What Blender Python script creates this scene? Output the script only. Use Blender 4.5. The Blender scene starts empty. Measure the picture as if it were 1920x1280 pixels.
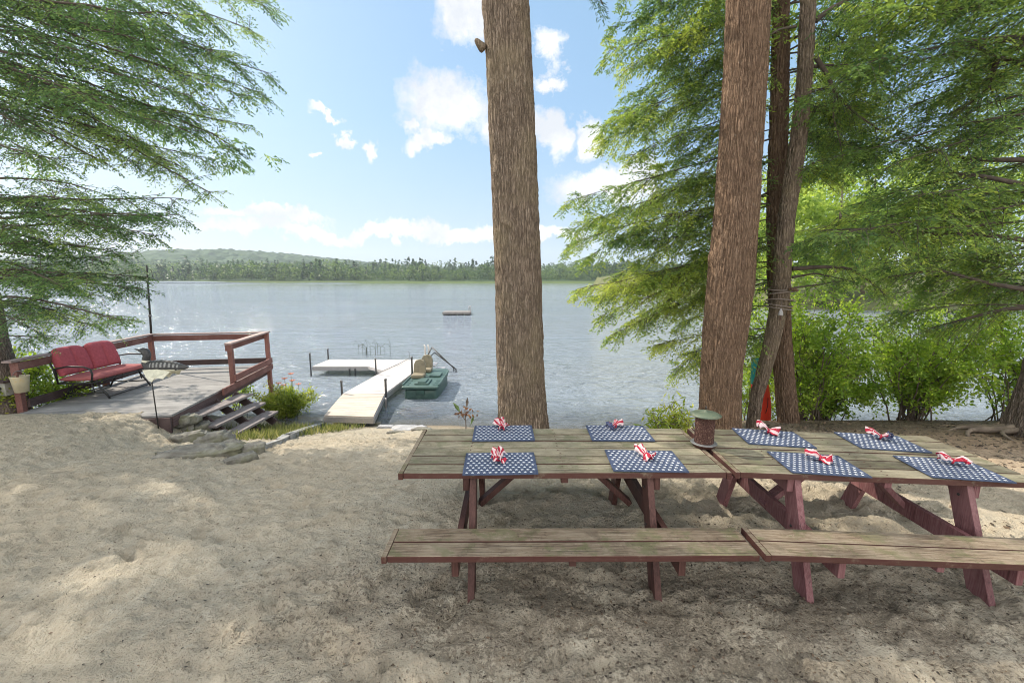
import bpy, math, random
import numpy as np
from mathutils import Vector, Matrix
R = math.radians
HAZE = .00021
rng = np.random.default_rng(7)
random.seed(7)
scene = bpy.context.scene
COL = scene.collection

# ------------------------------------------------------------------ camera
PITCH, CAMH, FPX = 0.144, 1.975, 804.0
cam_d = bpy.data.cameras.new('camera')
cam_d.sensor_width = 36.0
cam_d.lens = FPX / 1920 * 36
cam_d.clip_end = 6000
cam_d.clip_start = 0.05
cam = bpy.data.objects.new('camera', cam_d)
COL.objects.link(cam)
cam.location = (0, 0, CAMH)
cam.rotation_euler = (math.pi / 2 - PITCH, 0, 0)
scene.camera = cam
CP, SP = math.cos(PITCH), math.sin(PITCH)

def at(px, py, Y):
    """world point seen at photo pixel, Y metres ahead of the camera"""
    u, v = (px - 960) / FPX, (py - 640) / FPX
    d = Y / (CP - v * SP)
    return Vector((u * d, Y, CAMH - d * (SP + v * CP)))

def at_z(px, py, z):
    u, v = (px - 960) / FPX, (py - 640) / FPX
    d = (CAMH - z) / (SP + v * CP)
    return Vector((u * d, d * (CP - v * SP), z))

# ------------------------------------------------------------------ numpy noise
def _h(i, j, k, seed):
    n = (i * 374761393 + j * 668265263 + k * 2147483647 + seed * 974634777) & 0xffffffff
    n = ((n ^ (n >> 13)) * 1274126177) & 0xffffffff
    n = (n ^ (n >> 16)) & 0xffff
    return n / 65535.0

def vnoise(x, y, z=None, seed=0):
    x = np.asarray(x, float); y = np.asarray(y, float)
    z = np.zeros_like(x) if z is None else np.asarray(z, float)
    i, j, k = np.floor(x).astype(np.int64), np.floor(y).astype(np.int64), np.floor(z).astype(np.int64)
    fx, fy, fz = x - i, y - j, z - k
    fx, fy, fz = [f * f * (3 - 2 * f) for f in (fx, fy, fz)]
    r = 0
    for a in (0, 1):
        for b in (0, 1):
            for c in (0, 1):
                w = (fx if a else 1 - fx) * (fy if b else 1 - fy) * (fz if c else 1 - fz)
                r = r + w * _h(i + a, j + b, k + c, seed)
    return r * 2 - 1

def fbm(x, y, z=None, o=4, seed=0):
    r, a, s = 0, 1, 1
    for q in range(o):
        r = r + a * vnoise(x * s, y * s, None if z is None else z * s, seed + q * 17)
        a *= .5; s *= 2.03
    return r

def sstep(a, b, x):
    t = np.clip((x - a) / (b - a), 0, 1)
    return t * t * (3 - 2 * t)

# ------------------------------------------------------------------ materials
def newmat(name):
    m = bpy.data.materials.new(name)
    m.use_nodes = True
    nt = m.node_tree
    nt.nodes.clear()
    return m, nt

class NT:
    def __init__(s, nt): s.nt = nt
    def n(s, typ, **kw):
        nd = s.nt.nodes.new(typ)
        for k, v in kw.items():
            if k == 'inp':
                for kk, vv in v.items():
                    if isinstance(vv, bpy.types.NodeSocket): s.nt.links.new(vv, nd.inputs[kk])
                    else: nd.inputs[kk].default_value = vv
            else: setattr(nd, k, v)
        return nd
    def math(s, op, a, b=0.0, c=None, clamp=False):
        nd = s.n('ShaderNodeMath', operation=op, use_clamp=clamp)
        for i, q in enumerate([a, b] + ([c] if c is not None else [])):
            if isinstance(q, bpy.types.NodeSocket): s.nt.links.new(q, nd.inputs[i])
            else: nd.inputs[i].default_value = q
        return nd.outputs[0]
    def mix(s, f, a, b, typ='MIX'):
        nd = s.n('ShaderNodeMix', data_type='RGBA', blend_type=typ)
        for i, q in ((0, f), (6, a), (7, b)):
            if isinstance(q, bpy.types.NodeSocket): s.nt.links.new(q, nd.inputs[i])
            else: nd.inputs[i].default_value = (*q, 1) if isinstance(q, tuple) and len(q) == 3 else q
        return nd.outputs[2]
    def ramp(s, f, stops):
        nd = s.n('ShaderNodeValToRGB')
        e = nd.color_ramp.elements
        while len(e) < len(stops): e.new(.5)
        for el, (p, c) in zip(e, stops):
            el.position = p; el.color = (*c, 1)
        s.nt.links.new(f, nd.inputs[0])
        return nd.outputs[0]
    def noise(s, vec, scale, detail=4, rough=.55, out=0, dist=0):
        nd = s.n('ShaderNodeTexNoise', inp={'Scale': scale, 'Detail': detail, 'Roughness': rough, 'Distortion': dist})
        s.nt.links.new(vec, nd.inputs['Vector'])
        return nd.outputs[out]
    def mapr(s, f, a, b, c=0., d=1.):
        return s.n('ShaderNodeMapRange', inp={0: f, 1: a, 2: b, 3: c, 4: d}).outputs[0]
    def scale(s, vec, xyz):
        nd = s.n('ShaderNodeMapping', inp={'Scale': xyz})
        s.nt.links.new(vec, nd.inputs['Vector'])
        return nd.outputs[0]
    def coord(s, o='Object'): return s.n('ShaderNodeTexCoord').outputs[o]
    def attr(s, name): return s.n('ShaderNodeAttribute', attribute_name=name).outputs['Fac']
    def bump(s, h, strength=.3, dist=.01):
        return s.n('ShaderNodeBump', inp={'Height': h, 'Strength': strength, 'Distance': dist}).outputs[0]
    def out(s, col, rough=.7, normal=None, metal=0., spec=.4, **kw):
        p = s.n('ShaderNodeBsdfPrincipled')
        for k, v in {'Base Color': col, 'Roughness': rough, 'Metallic': metal, 'Specular IOR Level': spec, **kw}.items():
            if isinstance(v, bpy.types.NodeSocket): s.nt.links.new(v, p.inputs[k])
            else: p.inputs[k].default_value = (*v, 1) if isinstance(v, tuple) and len(v) == 3 else v
        if normal is not None: s.nt.links.new(normal, p.inputs['Normal'])
        o = s.n('ShaderNodeOutputMaterial')
        s.nt.links.new(p.outputs[0], o.inputs[0])
        return p

def m_simple(name, col, rough=.6, var=.25, scale=12., bump=.15, bdist=.004, metal=0., spec=.4, col2=None):
    m, nt = newmat(name); t = NT(nt)
    c = t.coord()
    f = t.noise(c, scale, 6, .6)
    dark = tuple(x * (1 - var) for x in col); lite = tuple(min(1, x * (1 + var)) for x in col)
    k = t.ramp(f, [(.3, dark), (.55, col), (.75, col2 or lite)])
    t.out(k, rough, t.bump(t.noise(c, scale * 6, 4), bump, bdist), metal, spec)
    return m

def m_wood(name, base, dark, lite, side=None, axis=0, lichen=None, rough=.8, bump=.5, tonev=.35, sideamt=.9):
    """weathered planks, grain along axis; side = paint left on the edges"""
    m, nt = newmat(name); t = NT(nt)
    c = t.coord(); tone = t.attr('tone')
    off = t.n('ShaderNodeCombineXYZ', inp={0: t.math('MULTIPLY', tone, 37.), 1: t.math('MULTIPLY', tone, 91.), 2: t.math('MULTIPLY', tone, 13.)}).outputs[0]
    v = t.n('ShaderNodeVectorMath', operation='ADD')
    nt.links.new(c, v.inputs[0]); nt.links.new(off, v.inputs[1])
    sc = [58., 58., 58.]; sc[axis] = 3.6
    g = t.noise(t.scale(v.outputs[0], tuple(sc)), 1.6, 8, .72, dist=.5)
    sc2 = [5., 5., 5.]; sc2[axis] = 1.2
    p = t.noise(t.scale(v.outputs[0], tuple(sc2)), 1.5, 5, .6)
    k = t.ramp(g, [(.30, dark), (.47, base), (.68, lite)])
    hv = t.n('ShaderNodeHueSaturation', inp={'Value': t.math('ADD', t.math('MULTIPLY', tone, tonev * 2), 1 - tonev), 'Color': k})
    k = hv.outputs[0]
    if lichen:
        p2 = t.noise(v.outputs[0], 7., 7, .72)
        k = t.mix(t.mapr(p2, .50, .60, 0., .7), k, lichen)
        w = t.noise(v.outputs[0], 38., 6, .75)
        k = t.mix(t.mapr(w, .56, .66, 0., .65), k, tuple(x * .38 for x in base))
        k = t.mix(t.mapr(t.noise(v.outputs[0], 4.3, 6, .7), .57, .66, 0., .55), k, tuple(x * .55 for x in base))
    sc3 = [70., 70., 70.]; sc3[axis] = 1.1
    ck = t.noise(t.scale(v.outputs[0], tuple(sc3)), 1., 3, .6)
    k = t.mix(t.mapr(ck, .60, .68, 0., .75), k, tuple(x * .5 for x in dark))
    k = t.mix(t.mapr(t.noise(v.outputs[0], 3.2, 5, .65), .45, .65, 0., .4), k, tuple(min(1, x * 1.1) for x in lite))
    if side:
        ge = t.n('ShaderNodeNewGeometry')
        sep = t.n('ShaderNodeSeparateXYZ', inp={0: ge.outputs['Normal']})
        wear = t.noise(v.outputs[0], 9., 5, .7)
        f = t.math('LESS_THAN', sep.outputs[2], .6)
        f = t.math('MULTIPLY', f, t.mapr(wear, .25, .42, .25, sideamt))
        k = t.mix(f, k, side)
    t.out(k, rough, t.bump(g, bump, .006), 0, .25)
    return m

def m_leaf(name, dark, mid, lite, trans=.45, rough=.5):
    m, nt = newmat(name); t = NT(nt)
    k = t.ramp(t.attr('tone'), [(0., dark), (.5, mid), (1., lite)])
    d = t.n('ShaderNodeBsdfPrincipled', inp={'Base Color': k, 'Roughness': rough, 'Specular IOR Level': .3})
    hv = t.n('ShaderNodeHueSaturation', inp={'Hue': .485, 'Saturation': 1.1, 'Value': 1.9, 'Color': k})
    tr = t.n('ShaderNodeBsdfTranslucent', inp={'Color': hv.outputs[0]})
    mx = t.n('ShaderNodeMixShader', inp={0: trans, 1: d.outputs[0], 2: tr.outputs[0]})
    o = t.n('ShaderNodeOutputMaterial')
    nt.links.new(mx.outputs[0], o.inputs[0])
    return m

def m_bark(name, dark, mid, lite, moss=None, cell=34.):
    """furrowed bark: meandering fissures round long scaly plates"""
    m, nt = newmat(name); t = NT(nt)
    c = t.coord(); rd = t.attr('tone')
    dn = t.n('ShaderNodeTexNoise', inp={'Scale': 7., 'Detail': 5, 'Roughness': .6}); nt.links.new(c, dn.inputs['Vector'])
    dq = t.n('ShaderNodeVectorMath', operation='MULTIPLY_ADD', inp={0: dn.outputs['Color'], 1: (.075, .075, .16), 2: c}).outputs[0]
    def vor(scale, zs, feat):
        v_ = t.n('ShaderNodeTexVoronoi', feature=feat, inp={'Scale': scale}); nt.links.new(t.scale(dq, (1, 1, zs)), v_.inputs['Vector']); return v_
    e1 = vor(cell, .11, 'DISTANCE_TO_EDGE').outputs['Distance']; e2 = vor(cell * 1.9, .2, 'DISTANCE_TO_EDGE').outputs['Distance']
    cc = t.n('ShaderNodeSeparateXYZ', inp={0: vor(cell, .11, 'F1').outputs['Color']}).outputs[0]
    n3 = t.noise(c, 70., 5, .65); n2 = t.noise(c, 2.2, 5, .6); n4 = t.noise(c, 14., 5, .65)
    f1 = t.mapr(e1, .0, .22); f2 = t.mapr(e2, .0, .25)
    hgt = t.math('ADD', t.math('MULTIPLY', f1, 1.), t.math('ADD', t.math('MULTIPLY', f2, .45), t.math('MULTIPLY', n3, .35)))
    tone = t.math('ADD', t.math('MULTIPLY', cc, .18), t.math('ADD', t.math('MULTIPLY', n4, .45), t.math('MULTIPLY', rd, .30)))
    k = t.ramp(tone, [(.25, tuple(x * .72 for x in mid)), (.5, mid), (.78, lite)])
    k = t.mix(t.math('MULTIPLY', t.math('SUBTRACT', 1., f1), .62), k, dark)
    k = t.mix(t.math('MULTIPLY', t.math('SUBTRACT', 1., f2), .28), k, dark)
    k = t.mix(t.mapr(n2, .45, .68, 0., .5), k, moss or tuple(x * .75 for x in mid))
    k = t.mix(t.mapr(t.noise(c, 9., 6, .75), .62, .72, 0., .35), k, (.30, .31, .27))
    k = t.mix(t.mapr(n3, .35, .7, .25, 0.), k, dark)
    t.out(k, .92, t.bump(hgt, 1., .012), 0, .12)
    return m

M = {}
M['table'] = m_wood('weathered_table_wood', (.135, .118, .080), (.038, .030, .022), (.27, .245, .18), side=(.065, .02, .018), lichen=(.115, .12, .066), tonev=.45)
M['bench'] = m_wood('weathered_bench_wood', (.125, .093, .064), (.038, .023, .018), (.25, .21, .155), side=(.06, .018, .016), lichen=(.095, .10, .045), tonev=.4)
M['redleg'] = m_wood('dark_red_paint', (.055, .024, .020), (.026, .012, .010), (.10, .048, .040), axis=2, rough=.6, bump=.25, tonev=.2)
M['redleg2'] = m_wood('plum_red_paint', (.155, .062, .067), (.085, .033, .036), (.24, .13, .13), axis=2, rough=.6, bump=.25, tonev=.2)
M['rail'] = m_wood('faded_red_rail', (.19, .08, .066), (.115, .046, .04), (.28, .155, .135), axis=1, rough=.75, bump=.3)
M['railcap'] = m_wood('grey_red_cap', (.27, .20, .19), (.17, .12, .115), (.38, .31, .29), axis=1, rough=.8, bump=.3)
M['deck'] = m_wood('grey_deck_board', (.205, .20, .198), (.13, .127, .124), (.29, .285, .28), axis=0, rough=.85, bump=.35, tonev=.18)
M['step'] = m_wood('grey_step_board', (.20, .175, .175), (.12, .10, .10), (.29, .26, .255), axis=1, rough=.85, bump=.35, tonev=.15)
M['riser'] = m_wood('dark_step_side', (.07, .045, .045), (.04, .027, .027), (.11, .08, .075), axis=1, rough=.85)
M['dock'] = m_wood('pale_dock_board', (.46, .435, .42), (.38, .36, .345), (.54, .515, .50), axis=0, rough=.8, bump=.15, tonev=.08)
M['ramp'] = m_wood('beige_ramp_board', (.46, .40, .345), (.38, .33, .28), (.53, .47, .41), axis=0, rough=.8, bump=.15, tonev=.08)
M['alu'] = m_simple('dull_aluminium', (.42, .40, .40), .45, .15, 20., .05, metal=.6)
M['pipe'] = m_simple('galvanised_pipe', (.20, .20, .20), .5, .3, 30., .1, metal=.5)
M['pipepale'] = m_simple('pale_pipe', (.62, .58, .54), .5, .1, 30., .05)
M['black'] = m_simple('black_metal', (.025, .024, .023), .45, .3, 40., .1)
M['cushion'] = m_simple('red_cushion_cloth', (.42, .095, .115), .9, .18, 25., .4, .003, spec=.15)
M['seatcush'] = m_simple('faded_red_seat_cloth', (.37, .12, .12), .9, .2, 14., .4, .003, spec=.15, col2=(.42, .16, .14))
M['boat'] = m_simple('green_boat_plastic', (.05, .098, .085), .5, .25, 6., .1, .003, spec=.5, col2=(.10, .16, .14))
M['boatdark'] = m_simple('dark_boat_plastic', (.03, .07, .06), .5, .3, 8., .1)
M['boatseat'] = m_simple('tan_boat_seat', (.22, .19, .13), .6, .25, 9., .1)
M['loondark'] = m_simple('loon_black_paint', (.05, .05, .052), .5, .3, 20., .1)
M['loonwhite'] = m_simple('loon_white_paint', (.62, .60, .48), .55, .15, 20., .1)
M['loongrey'] = m_simple('loon_grey_stripe', (.24, .24, .235), .55, .35, 60., .1)
M['cream'] = m_simple('weathered_cream_plastic', (.50, .44, .30), .6, .2, 10., .1, col2=(.55, .38, .16))
M['greyblock'] = m_simple('grey_plastic', (.30, .29, .26), .7, .2, 12., .1)
M['twigroot'] = m_simple('root_bark', (.21, .165, .125), .9, .45, 9., .8, .015)
M['rust'] = m_simple('rusty_feeder_metal', (.085, .035, .028), .6, .4, 60., .3, col2=(.16, .08, .06))
M['seed'] = m_simple('bird_seed', (.11, .05, .038), .8, .6, 120., .9, .01, col2=(.50, .36, .25))
M['feedroof'] = m_simple('green_feeder_roof', (.085, .11, .075), .55, .4, 14., .15, col2=(.20, .165, .085))
M['steel'] = m_simple('bright_tray_rim', (.55, .54, .53), .35, .15, 30., .05, metal=.7)
M['navy'] = m_simple('navy_mat_cloth', (.07, .09, .145), .9, .3, 60., .5, .002, spec=.1)
M['star'] = m_simple('white_star_print', (.62, .64, .68), .9, .06, 60., .2, .001, spec=.1)
M['napred'] = m_simple('red_napkin_cloth', (.37, .032, .055), .9, .2, 40., .3, .002, spec=.1)
M['napwhite'] = m_simple('white_napkin_cloth', (.60, .47, .47), .9, .06, 40., .3, .002, spec=.1)  # white stripes, with the pinkish cast of the light mixed into their colour
M['napblue'] = m_simple('blue_napkin_cloth', (.05, .06, .12), .9, .3, 60., .3, .002, spec=.1, col2=(.35, .36, .42))
M['boardred'] = m_simple('red_hull', (.66, .055, .03), .35, .08, 5., .03)
M['boardteal'] = m_simple('teal_hull', (.02, .22, .21), .35, .12, 5., .03)
M['boardwhite'] = m_simple('white_hull', (.70, .70, .70), .4, .06, 5., .03)
M['rope'] = m_simple('old_rope', (.20, .165, .14), .9, .35, 90., .6, .004)
M['bell'] = m_simple('grey_hanger', (.33, .32, .32), .5, .3, 40., .2)
M['raft'] = m_wood('grey_raft_board', (.16, .15, .145), (.10, .095, .09), (.22, .21, .20), axis=0)
M['raftfloat'] = m_simple('dark_raft_float', (.06, .06, .06), .6, .3, 10., .1)
M['orange'] = m_simple('orange_petal', (.72, .20, .05), .6, .2, 20., .1)
M['stem'] = m_simple('green_stem', (.10, .15, .035), .6, .3, 20., .1)
M['twig'] = m_simple('grey_brown_twig', (.13, .10, .075), .85, .4, 20., .3)
M['limb'] = m_simple('dark_limb_bark', (.085, .066, .052), .9, .4, 14., .6, .01)
M['bark'] = m_bark('hemlock_bark', (.055, .040, .029), (.285, .222, .168), (.43, .355, .285), (.25, .205, .13))
M['bark2'] = m_bark('warm_hemlock_bark', (.055, .034, .023), (.275, .185, .125), (.44, .325, .235))
M['bark3'] = m_bark('grey_bark', (.06, .046, .036), (.30, .235, .19), (.48, .41, .36))
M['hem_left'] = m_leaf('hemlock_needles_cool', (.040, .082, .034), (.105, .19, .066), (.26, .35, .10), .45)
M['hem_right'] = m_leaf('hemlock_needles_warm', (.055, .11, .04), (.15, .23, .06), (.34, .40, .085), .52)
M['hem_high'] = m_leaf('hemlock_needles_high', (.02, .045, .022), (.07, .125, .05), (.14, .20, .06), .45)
M['broad'] = m_leaf('bright_broad_leaf', (.10, .17, .03), (.19, .28, .05), (.32, .40, .09), .5)
M['shrub'] = m_leaf('shrub_leaf', (.08, .15, .025), (.19, .30, .045), (.38, .46, .09), .52)
M['yellowleaf'] = m_leaf('yellow_green_leaf', (.09, .15, .022), (.21, .27, .045), (.42, .42, .08), .45)
M['grass'] = m_leaf('grass_blade', (.06, .085, .02), (.13, .155, .045), (.26, .25, .10), .3)
M['dryleaf'] = m_leaf('dry_leaf', (.10, .05, .03), (.20, .11, .06), (.32, .18, .09), .25)
M['litter'] = m_leaf('dark_litter', (.03, .024, .018), (.075, .055, .04), (.16, .11, .07), .05)
M['reed'] = m_simple('dark_reed', (.05, .06, .03), .7, .3, 10., .1)
M['farleaf'] = m_leaf('far_tree_leaf', (.016, .038, .020), (.046, .092, .032), (.135, .20, .055), .25)

def m_rock(name, dark, mid, lite, moss=None):
    m, nt = newmat(name); t = NT(nt)
    c = t.coord()
    f = t.noise(c, 5., 8, .7); g = t.noise(c, 40., 5, .6)
    k = t.ramp(f, [(.3, dark), (.5, mid), (.7, lite)])
    if moss:
        k = t.mix(t.mapr(t.noise(c, 3.1, 5, .6), .5, .62, 0., .7), k, moss)
    t.out(k, .85, t.bump(t.math('ADD', f, t.math('MULTIPLY', g, .3)), .8, .03), 0, .3)
    return m
M['rock'] = m_rock('grey_stone', (.075, .07, .06), (.185, .175, .15), (.32, .31, .275), (.12, .12, .065))
M['wetrock'] = m_rock('pale_wet_stone', (.22, .22, .22), (.36, .36, .37), (.5, .5, .52))
M['orock'] = m_rock('rusty_stone', (.12, .055, .025), (.27, .125, .045), (.36, .20, .09))
M['edging'] = m_rock('grey_edging_stone', (.16, .16, .15), (.27, .27, .265), (.38, .38, .37))

# ------------------------------------------------------------------ mesh building
class MB:
    def __init__(s): s.v = []; s.f = []; s.m = []; s.t = []; s.smooth = []
    def add(s, vs, fs, mi=0, tone=None, smooth=False):
        b = len(s.v); s.v += [tuple(v) for v in vs]
        tone = random.random() if tone is None else tone
        for i, f in enumerate(fs):
            s.f.append([b + q for q in f]); s.m.append(mi[i] if isinstance(mi, list) else mi); s.t.append(tone); s.smooth.append(smooth)
        return s
    def box(s, c, size, rot=None, mi=0, tone=None, taper=None):
        x, y, z = [q / 2 for q in size]
        vs = [Vector((sx * x, sy * y, sz * z)) for sx in (-1, 1) for sy in (-1, 1) for sz in (-1, 1)]
        if taper: vs = [Vector((v.x * (taper if v.z > 0 else 1), v.y * (taper if v.z > 0 else 1), v.z)) for v in vs]
        if rot is not None: vs = [rot @ v for v in vs]
        c = Vector(c)
        return s.add([v + c for v in vs], [(0, 1, 3, 2), (4, 6, 7, 5), (0, 4, 5, 1), (2, 3, 7, 6), (0, 2, 6, 4), (1, 5, 7, 3)], mi, tone)
    def beam(s, a, b, w, h, up=(0, 0, 1), mi=0, tone=None):
        a, b = Vector(a), Vector(b); d = b - a; L = d.length; d.normalize()
        sd = d.cross(Vector(up)).normalized(); u = sd.cross(d).normalized()
        rot = Matrix((d, sd, u)).transposed()
        return s.box((a + b) / 2, (L, w, h), rot, mi, tone)
    def tube(s, pts, r, n=8, mi=0, tone=None, cap=True, smooth=True):
        pts = [Vector(p) for p in pts]
        rs = r if isinstance(r, (list, tuple)) else [r] * len(pts)
        vs = []; fs = []; side = None
        for i, p in enumerate(pts):
            d = (pts[min(i + 1, len(pts) - 1)] - pts[max(i - 1, 0)]).normalized()
            if side is None:
                side = d.cross(Vector((0, 0, 1)) if abs(d.z) < .9 else Vector((1, 0, 0))).normalized()
            side = (side - d * side.dot(d)).normalized(); u = d.cross(side)
            for k in range(n):
                a = 2 * math.pi * k / n
                rr = rs[i]
                ru, rv = rr if isinstance(rr, (tuple, list)) else (rr, rr)
                vs.append(p + side * math.cos(a) * ru + u * math.sin(a) * rv)
        for i in range(len(pts) - 1):
            for k in range(n):
                fs.append((i * n + k, i * n + (k + 1) % n, (i + 1) * n + (k + 1) % n, (i + 1) * n + k))
        if cap: fs += [tuple(range(n))[::-1], tuple((len(pts) - 1) * n + k for k in range(n))]
        return s.add(vs, fs, mi, tone, smooth)
    def lathe(s, prof, n=24, c=(0, 0, 0), mi=0, tone=None, smooth=True):
        vs = []; fs = []
        for r, z in prof:
            for k in range(n):
                a = 2 * math.pi * k / n
                vs.append((c[0] + r * math.cos(a), c[1] + r * math.sin(a), c[2] + z))
        for i in range(len(prof) - 1):
            for k in range(n):
                fs.append((i * n + k, i * n + (k + 1) % n, (i + 1) * n + (k + 1) % n, (i + 1) * n + k))
        fs += [tuple(range(n))[::-1], tuple((len(prof) - 1) * n + k for k in range(n))]
        return s.add(vs, fs, mi, tone, smooth)
    def build(s, name, mats, parent=None, bevel=0., sub=0, solid=0.):
        me = bpy.data.meshes.new(name)
        me.from_pydata(s.v, [], s.f)
        for m in (mats if isinstance(mats, (list, tuple)) else [mats]): me.materials.append(m)
        me.polygons.foreach_set('material_index', s.m)
        me.polygons.foreach_set('use_smooth', s.smooth)
        a = me.attributes.new('tone', 'FLOAT', 'FACE'); a.data.foreach_set('value', s.t)
        me.update()
        o = bpy.data.objects.new(name, me); COL.objects.link(o)
        if parent is not None: o.parent = parent
        if solid:
            q = o.modifiers.new('solid', 'SOLIDIFY'); q.thickness = solid; q.offset = 0
        if bevel:
            q = o.modifiers.new('bevel', 'BEVEL'); q.width = bevel; q.segments = 2; q.limit_method = 'ANGLE'
        if sub:
            q = o.modifiers.new('sub', 'SUBSURF'); q.levels = sub; q.render_levels = sub
        return o

def np_mesh(name, V, F, mat, parent=None, tone=None, domain='FACE', smooth=False):
    V = np.asarray(V, np.float32).reshape(-1, 3); F = np.asarray(F, np.int32); k = F.shape[1]
    me = bpy.data.meshes.new(name)
    me.vertices.add(len(V)); me.vertices.foreach_set('co', V.ravel())
    me.loops.add(F.size); me.loops.foreach_set('vertex_index', F.ravel())
    me.polygons.add(len(F)); me.polygons.foreach_set('loop_start', np.arange(0, F.size, k, dtype=np.int32))
    me.polygons.foreach_set('use_smooth', np.full(len(F), smooth, dtype=bool))
    me.materials.append(mat)
    if tone is not None:
        a = me.attributes.new('tone', 'FLOAT', domain); a.data.foreach_set('value', np.asarray(tone, np.float32).ravel())
    me.update(calc_edges=True); me.validate()
    o = bpy.data.objects.new(name, me); COL.objects.link(o)
    if parent is not None: o.parent = parent
    return o

def tag(o, label=None, cat=None, group=None, kind=None):
    if label: o['label'] = label
    if cat: o['category'] = cat
    if group: o['group'] = group
    if kind: o['kind'] = kind
    return o

def thing(name, label, cat, loc=(0, 0, 0), rotz=0., group=None):
    o = bpy.data.objects.new(name, None); COL.objects.link(o)
    o.empty_display_size = .1
    o.location = loc; o.rotation_euler = (0, 0, rotz)
    return tag(o, label, cat, group)

def dup(root, loc=None, rotz=None, label=None):
    r = root.copy(); COL.objects.link(r)
    if loc is not None: r.location = loc
    if rotz is not None: r.rotation_euler = (0, 0, rotz)
    if label: r['label'] = label
    for ch in list(root.children):
        c = ch.copy(); COL.objects.link(c); c.parent = r
        for g in list(ch.children):
            d = g.copy(); COL.objects.link(d); d.parent = c
    return r

# ------------------------------------------------------------------ terrain
WATER = -1.5
def gz(x, y):
    x = np.asarray(x, float); y = np.asarray(y, float)
    deck = np.interp(y, [3.0, 4.5, 6.7, 7.3, 8.6, 10.4, 13, 20, 60], [0, -.06, -.21, -.36, -.85, -1.5, -2.2, -3, -4])
    beach = np.interp(y, [2.6, 4.0, 5.5, 7.5, 9.7, 11.5, 14, 20, 60], [0, -.07, -.33, -.90, -1.46, -1.8, -2.3, -3, -4])
    mid = np.interp(y, [3.6, 5.0, 7.0, 9.5, 11.5, 14, 20, 60], [0, -.10, -.62, -1.52, -1.9, -2.3, -3, -4])
    right = np.interp(y, [3.8, 5.0, 7.3, 8.6, 9.8, 12, 20, 60], [0, -.06, -.50, -1.05, -1.55, -2.2, -3, -4])
    z = deck + (beach - deck) * sstep(-6.25, -5.35, x)
    z = z + (mid - z) * sstep(-1.6, .2, x)
    z = z + (right - z) * sstep(2.6, 4.4, x)
    return z

def ground_hit(px, py):
    lo = 1.0
    for Y in np.arange(1.2, 14, .02):
        p = at(px, py, Y)
        if p.z <= float(gz(p.x, p.y)): return Vector((p.x, p.y, float(gz(p.x, p.y))))
    return at_z(px, py, WATER)

def axis_grid(lo, hi, step, far_lo, far_hi, grow=1.25):
    a = list(np.arange(lo, hi, step)); s = step
    while a[-1] < far_hi: s *= grow; a.append(a[-1] + s)
    s = step; b = []
    q = lo
    while q > far_lo: s *= grow; q -= s; b.append(q)
    return np.array(b[::-1] + a)

gx = axis_grid(-7.6, 6.2, .027, -60, 60); gy = axis_grid(1.5, 8.2, .024, -30, 60, 1.18)
GX, GY = np.meshgrid(gx, gy, indexing='ij')
GZ = gz(GX, GY)
lump = (.014 * fbm(GX * 2.1, GY * 3.2, o=2, seed=3) + .012 * fbm(GX * 6.5 + .8 * GY, GY * 9, o=2, seed=11)
        + .026 * np.abs(fbm(GX * 11 + 3 * GY, GY * 16, o=3, seed=19)) + .007 * fbm(GX * 19, GY * 22, o=2, seed=23))
pr = np.zeros_like(GZ)
for _ in range(900):                                  # footprints
    x0, y0 = rng.uniform(-7, 5.5), 1.6 + 5.8 * rng.random() ** 1.2
    th = rng.normal(.5, .8); L, W_ = rng.uniform(.08, .15), rng.uniform(.035, .065); dp = rng.uniform(.010, .030)
    i0, i1 = np.searchsorted(gx, [x0 - .3, x0 + .3]); j0, j1 = np.searchsorted(gy, [y0 - .3, y0 + .3])
    dx, dy = GX[i0:i1, j0:j1] - x0, GY[i0:i1, j0:j1] - y0
    a = (dx * math.cos(th) + dy * math.sin(th)) / L; b = (-dx * math.sin(th) + dy * math.cos(th)) / W_
    r = np.sqrt(a * a + b * b)
    pr[i0:i1, j0:j1] += -dp * sstep(1.05, .6, r) + dp * .6 * np.exp(-((r - 1.3) / .28) ** 2)
amp = sstep(10.2, 8.5, GY) * (1 - .55 * sstep(3.2, 5., GX))
GZ = GZ + (lump + pr) * amp
def grid_faces(nx, ny):
    i, j = np.meshgrid(np.arange(nx - 1), np.arange(ny - 1), indexing='ij')
    a = (i * ny + j).ravel()
    return np.stack([a, a + ny, a + ny + 1, a + 1], 1)

m, nt = newmat('beach_sand'); t = NT(nt)
c = t.coord(); sx = t.n('ShaderNodeSeparateXYZ', inp={0: c})
n1 = t.noise(c, .55, 5, .6); n2 = t.noise(c, 7., 6, .65); n3 = t.noise(c, 160., 3, .6); n4 = t.noise(c, 45., 4, .7)
k = t.ramp(n2, [(.3, (.34, .307, .243)), (.5, (.475, .437, .352)), (.72, (.57, .535, .445))])
k = t.mix(t.mapr(n1, .42, .62, 0., .45), k, (.60, .50, .36))
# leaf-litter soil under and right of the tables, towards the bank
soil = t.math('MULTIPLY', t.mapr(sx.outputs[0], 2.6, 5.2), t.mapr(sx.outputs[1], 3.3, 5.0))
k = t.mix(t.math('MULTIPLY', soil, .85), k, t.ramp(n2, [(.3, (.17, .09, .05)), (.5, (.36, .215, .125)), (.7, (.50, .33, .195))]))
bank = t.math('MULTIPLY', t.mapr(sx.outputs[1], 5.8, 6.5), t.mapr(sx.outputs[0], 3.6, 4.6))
k = t.mix(t.math('MULTIPLY', bank, .96), k, t.ramp(n2, [(.3, (.018, .012, .009)), (.55, (.055, .034, .022)), (.75, (.17, .09, .05))]))
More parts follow.
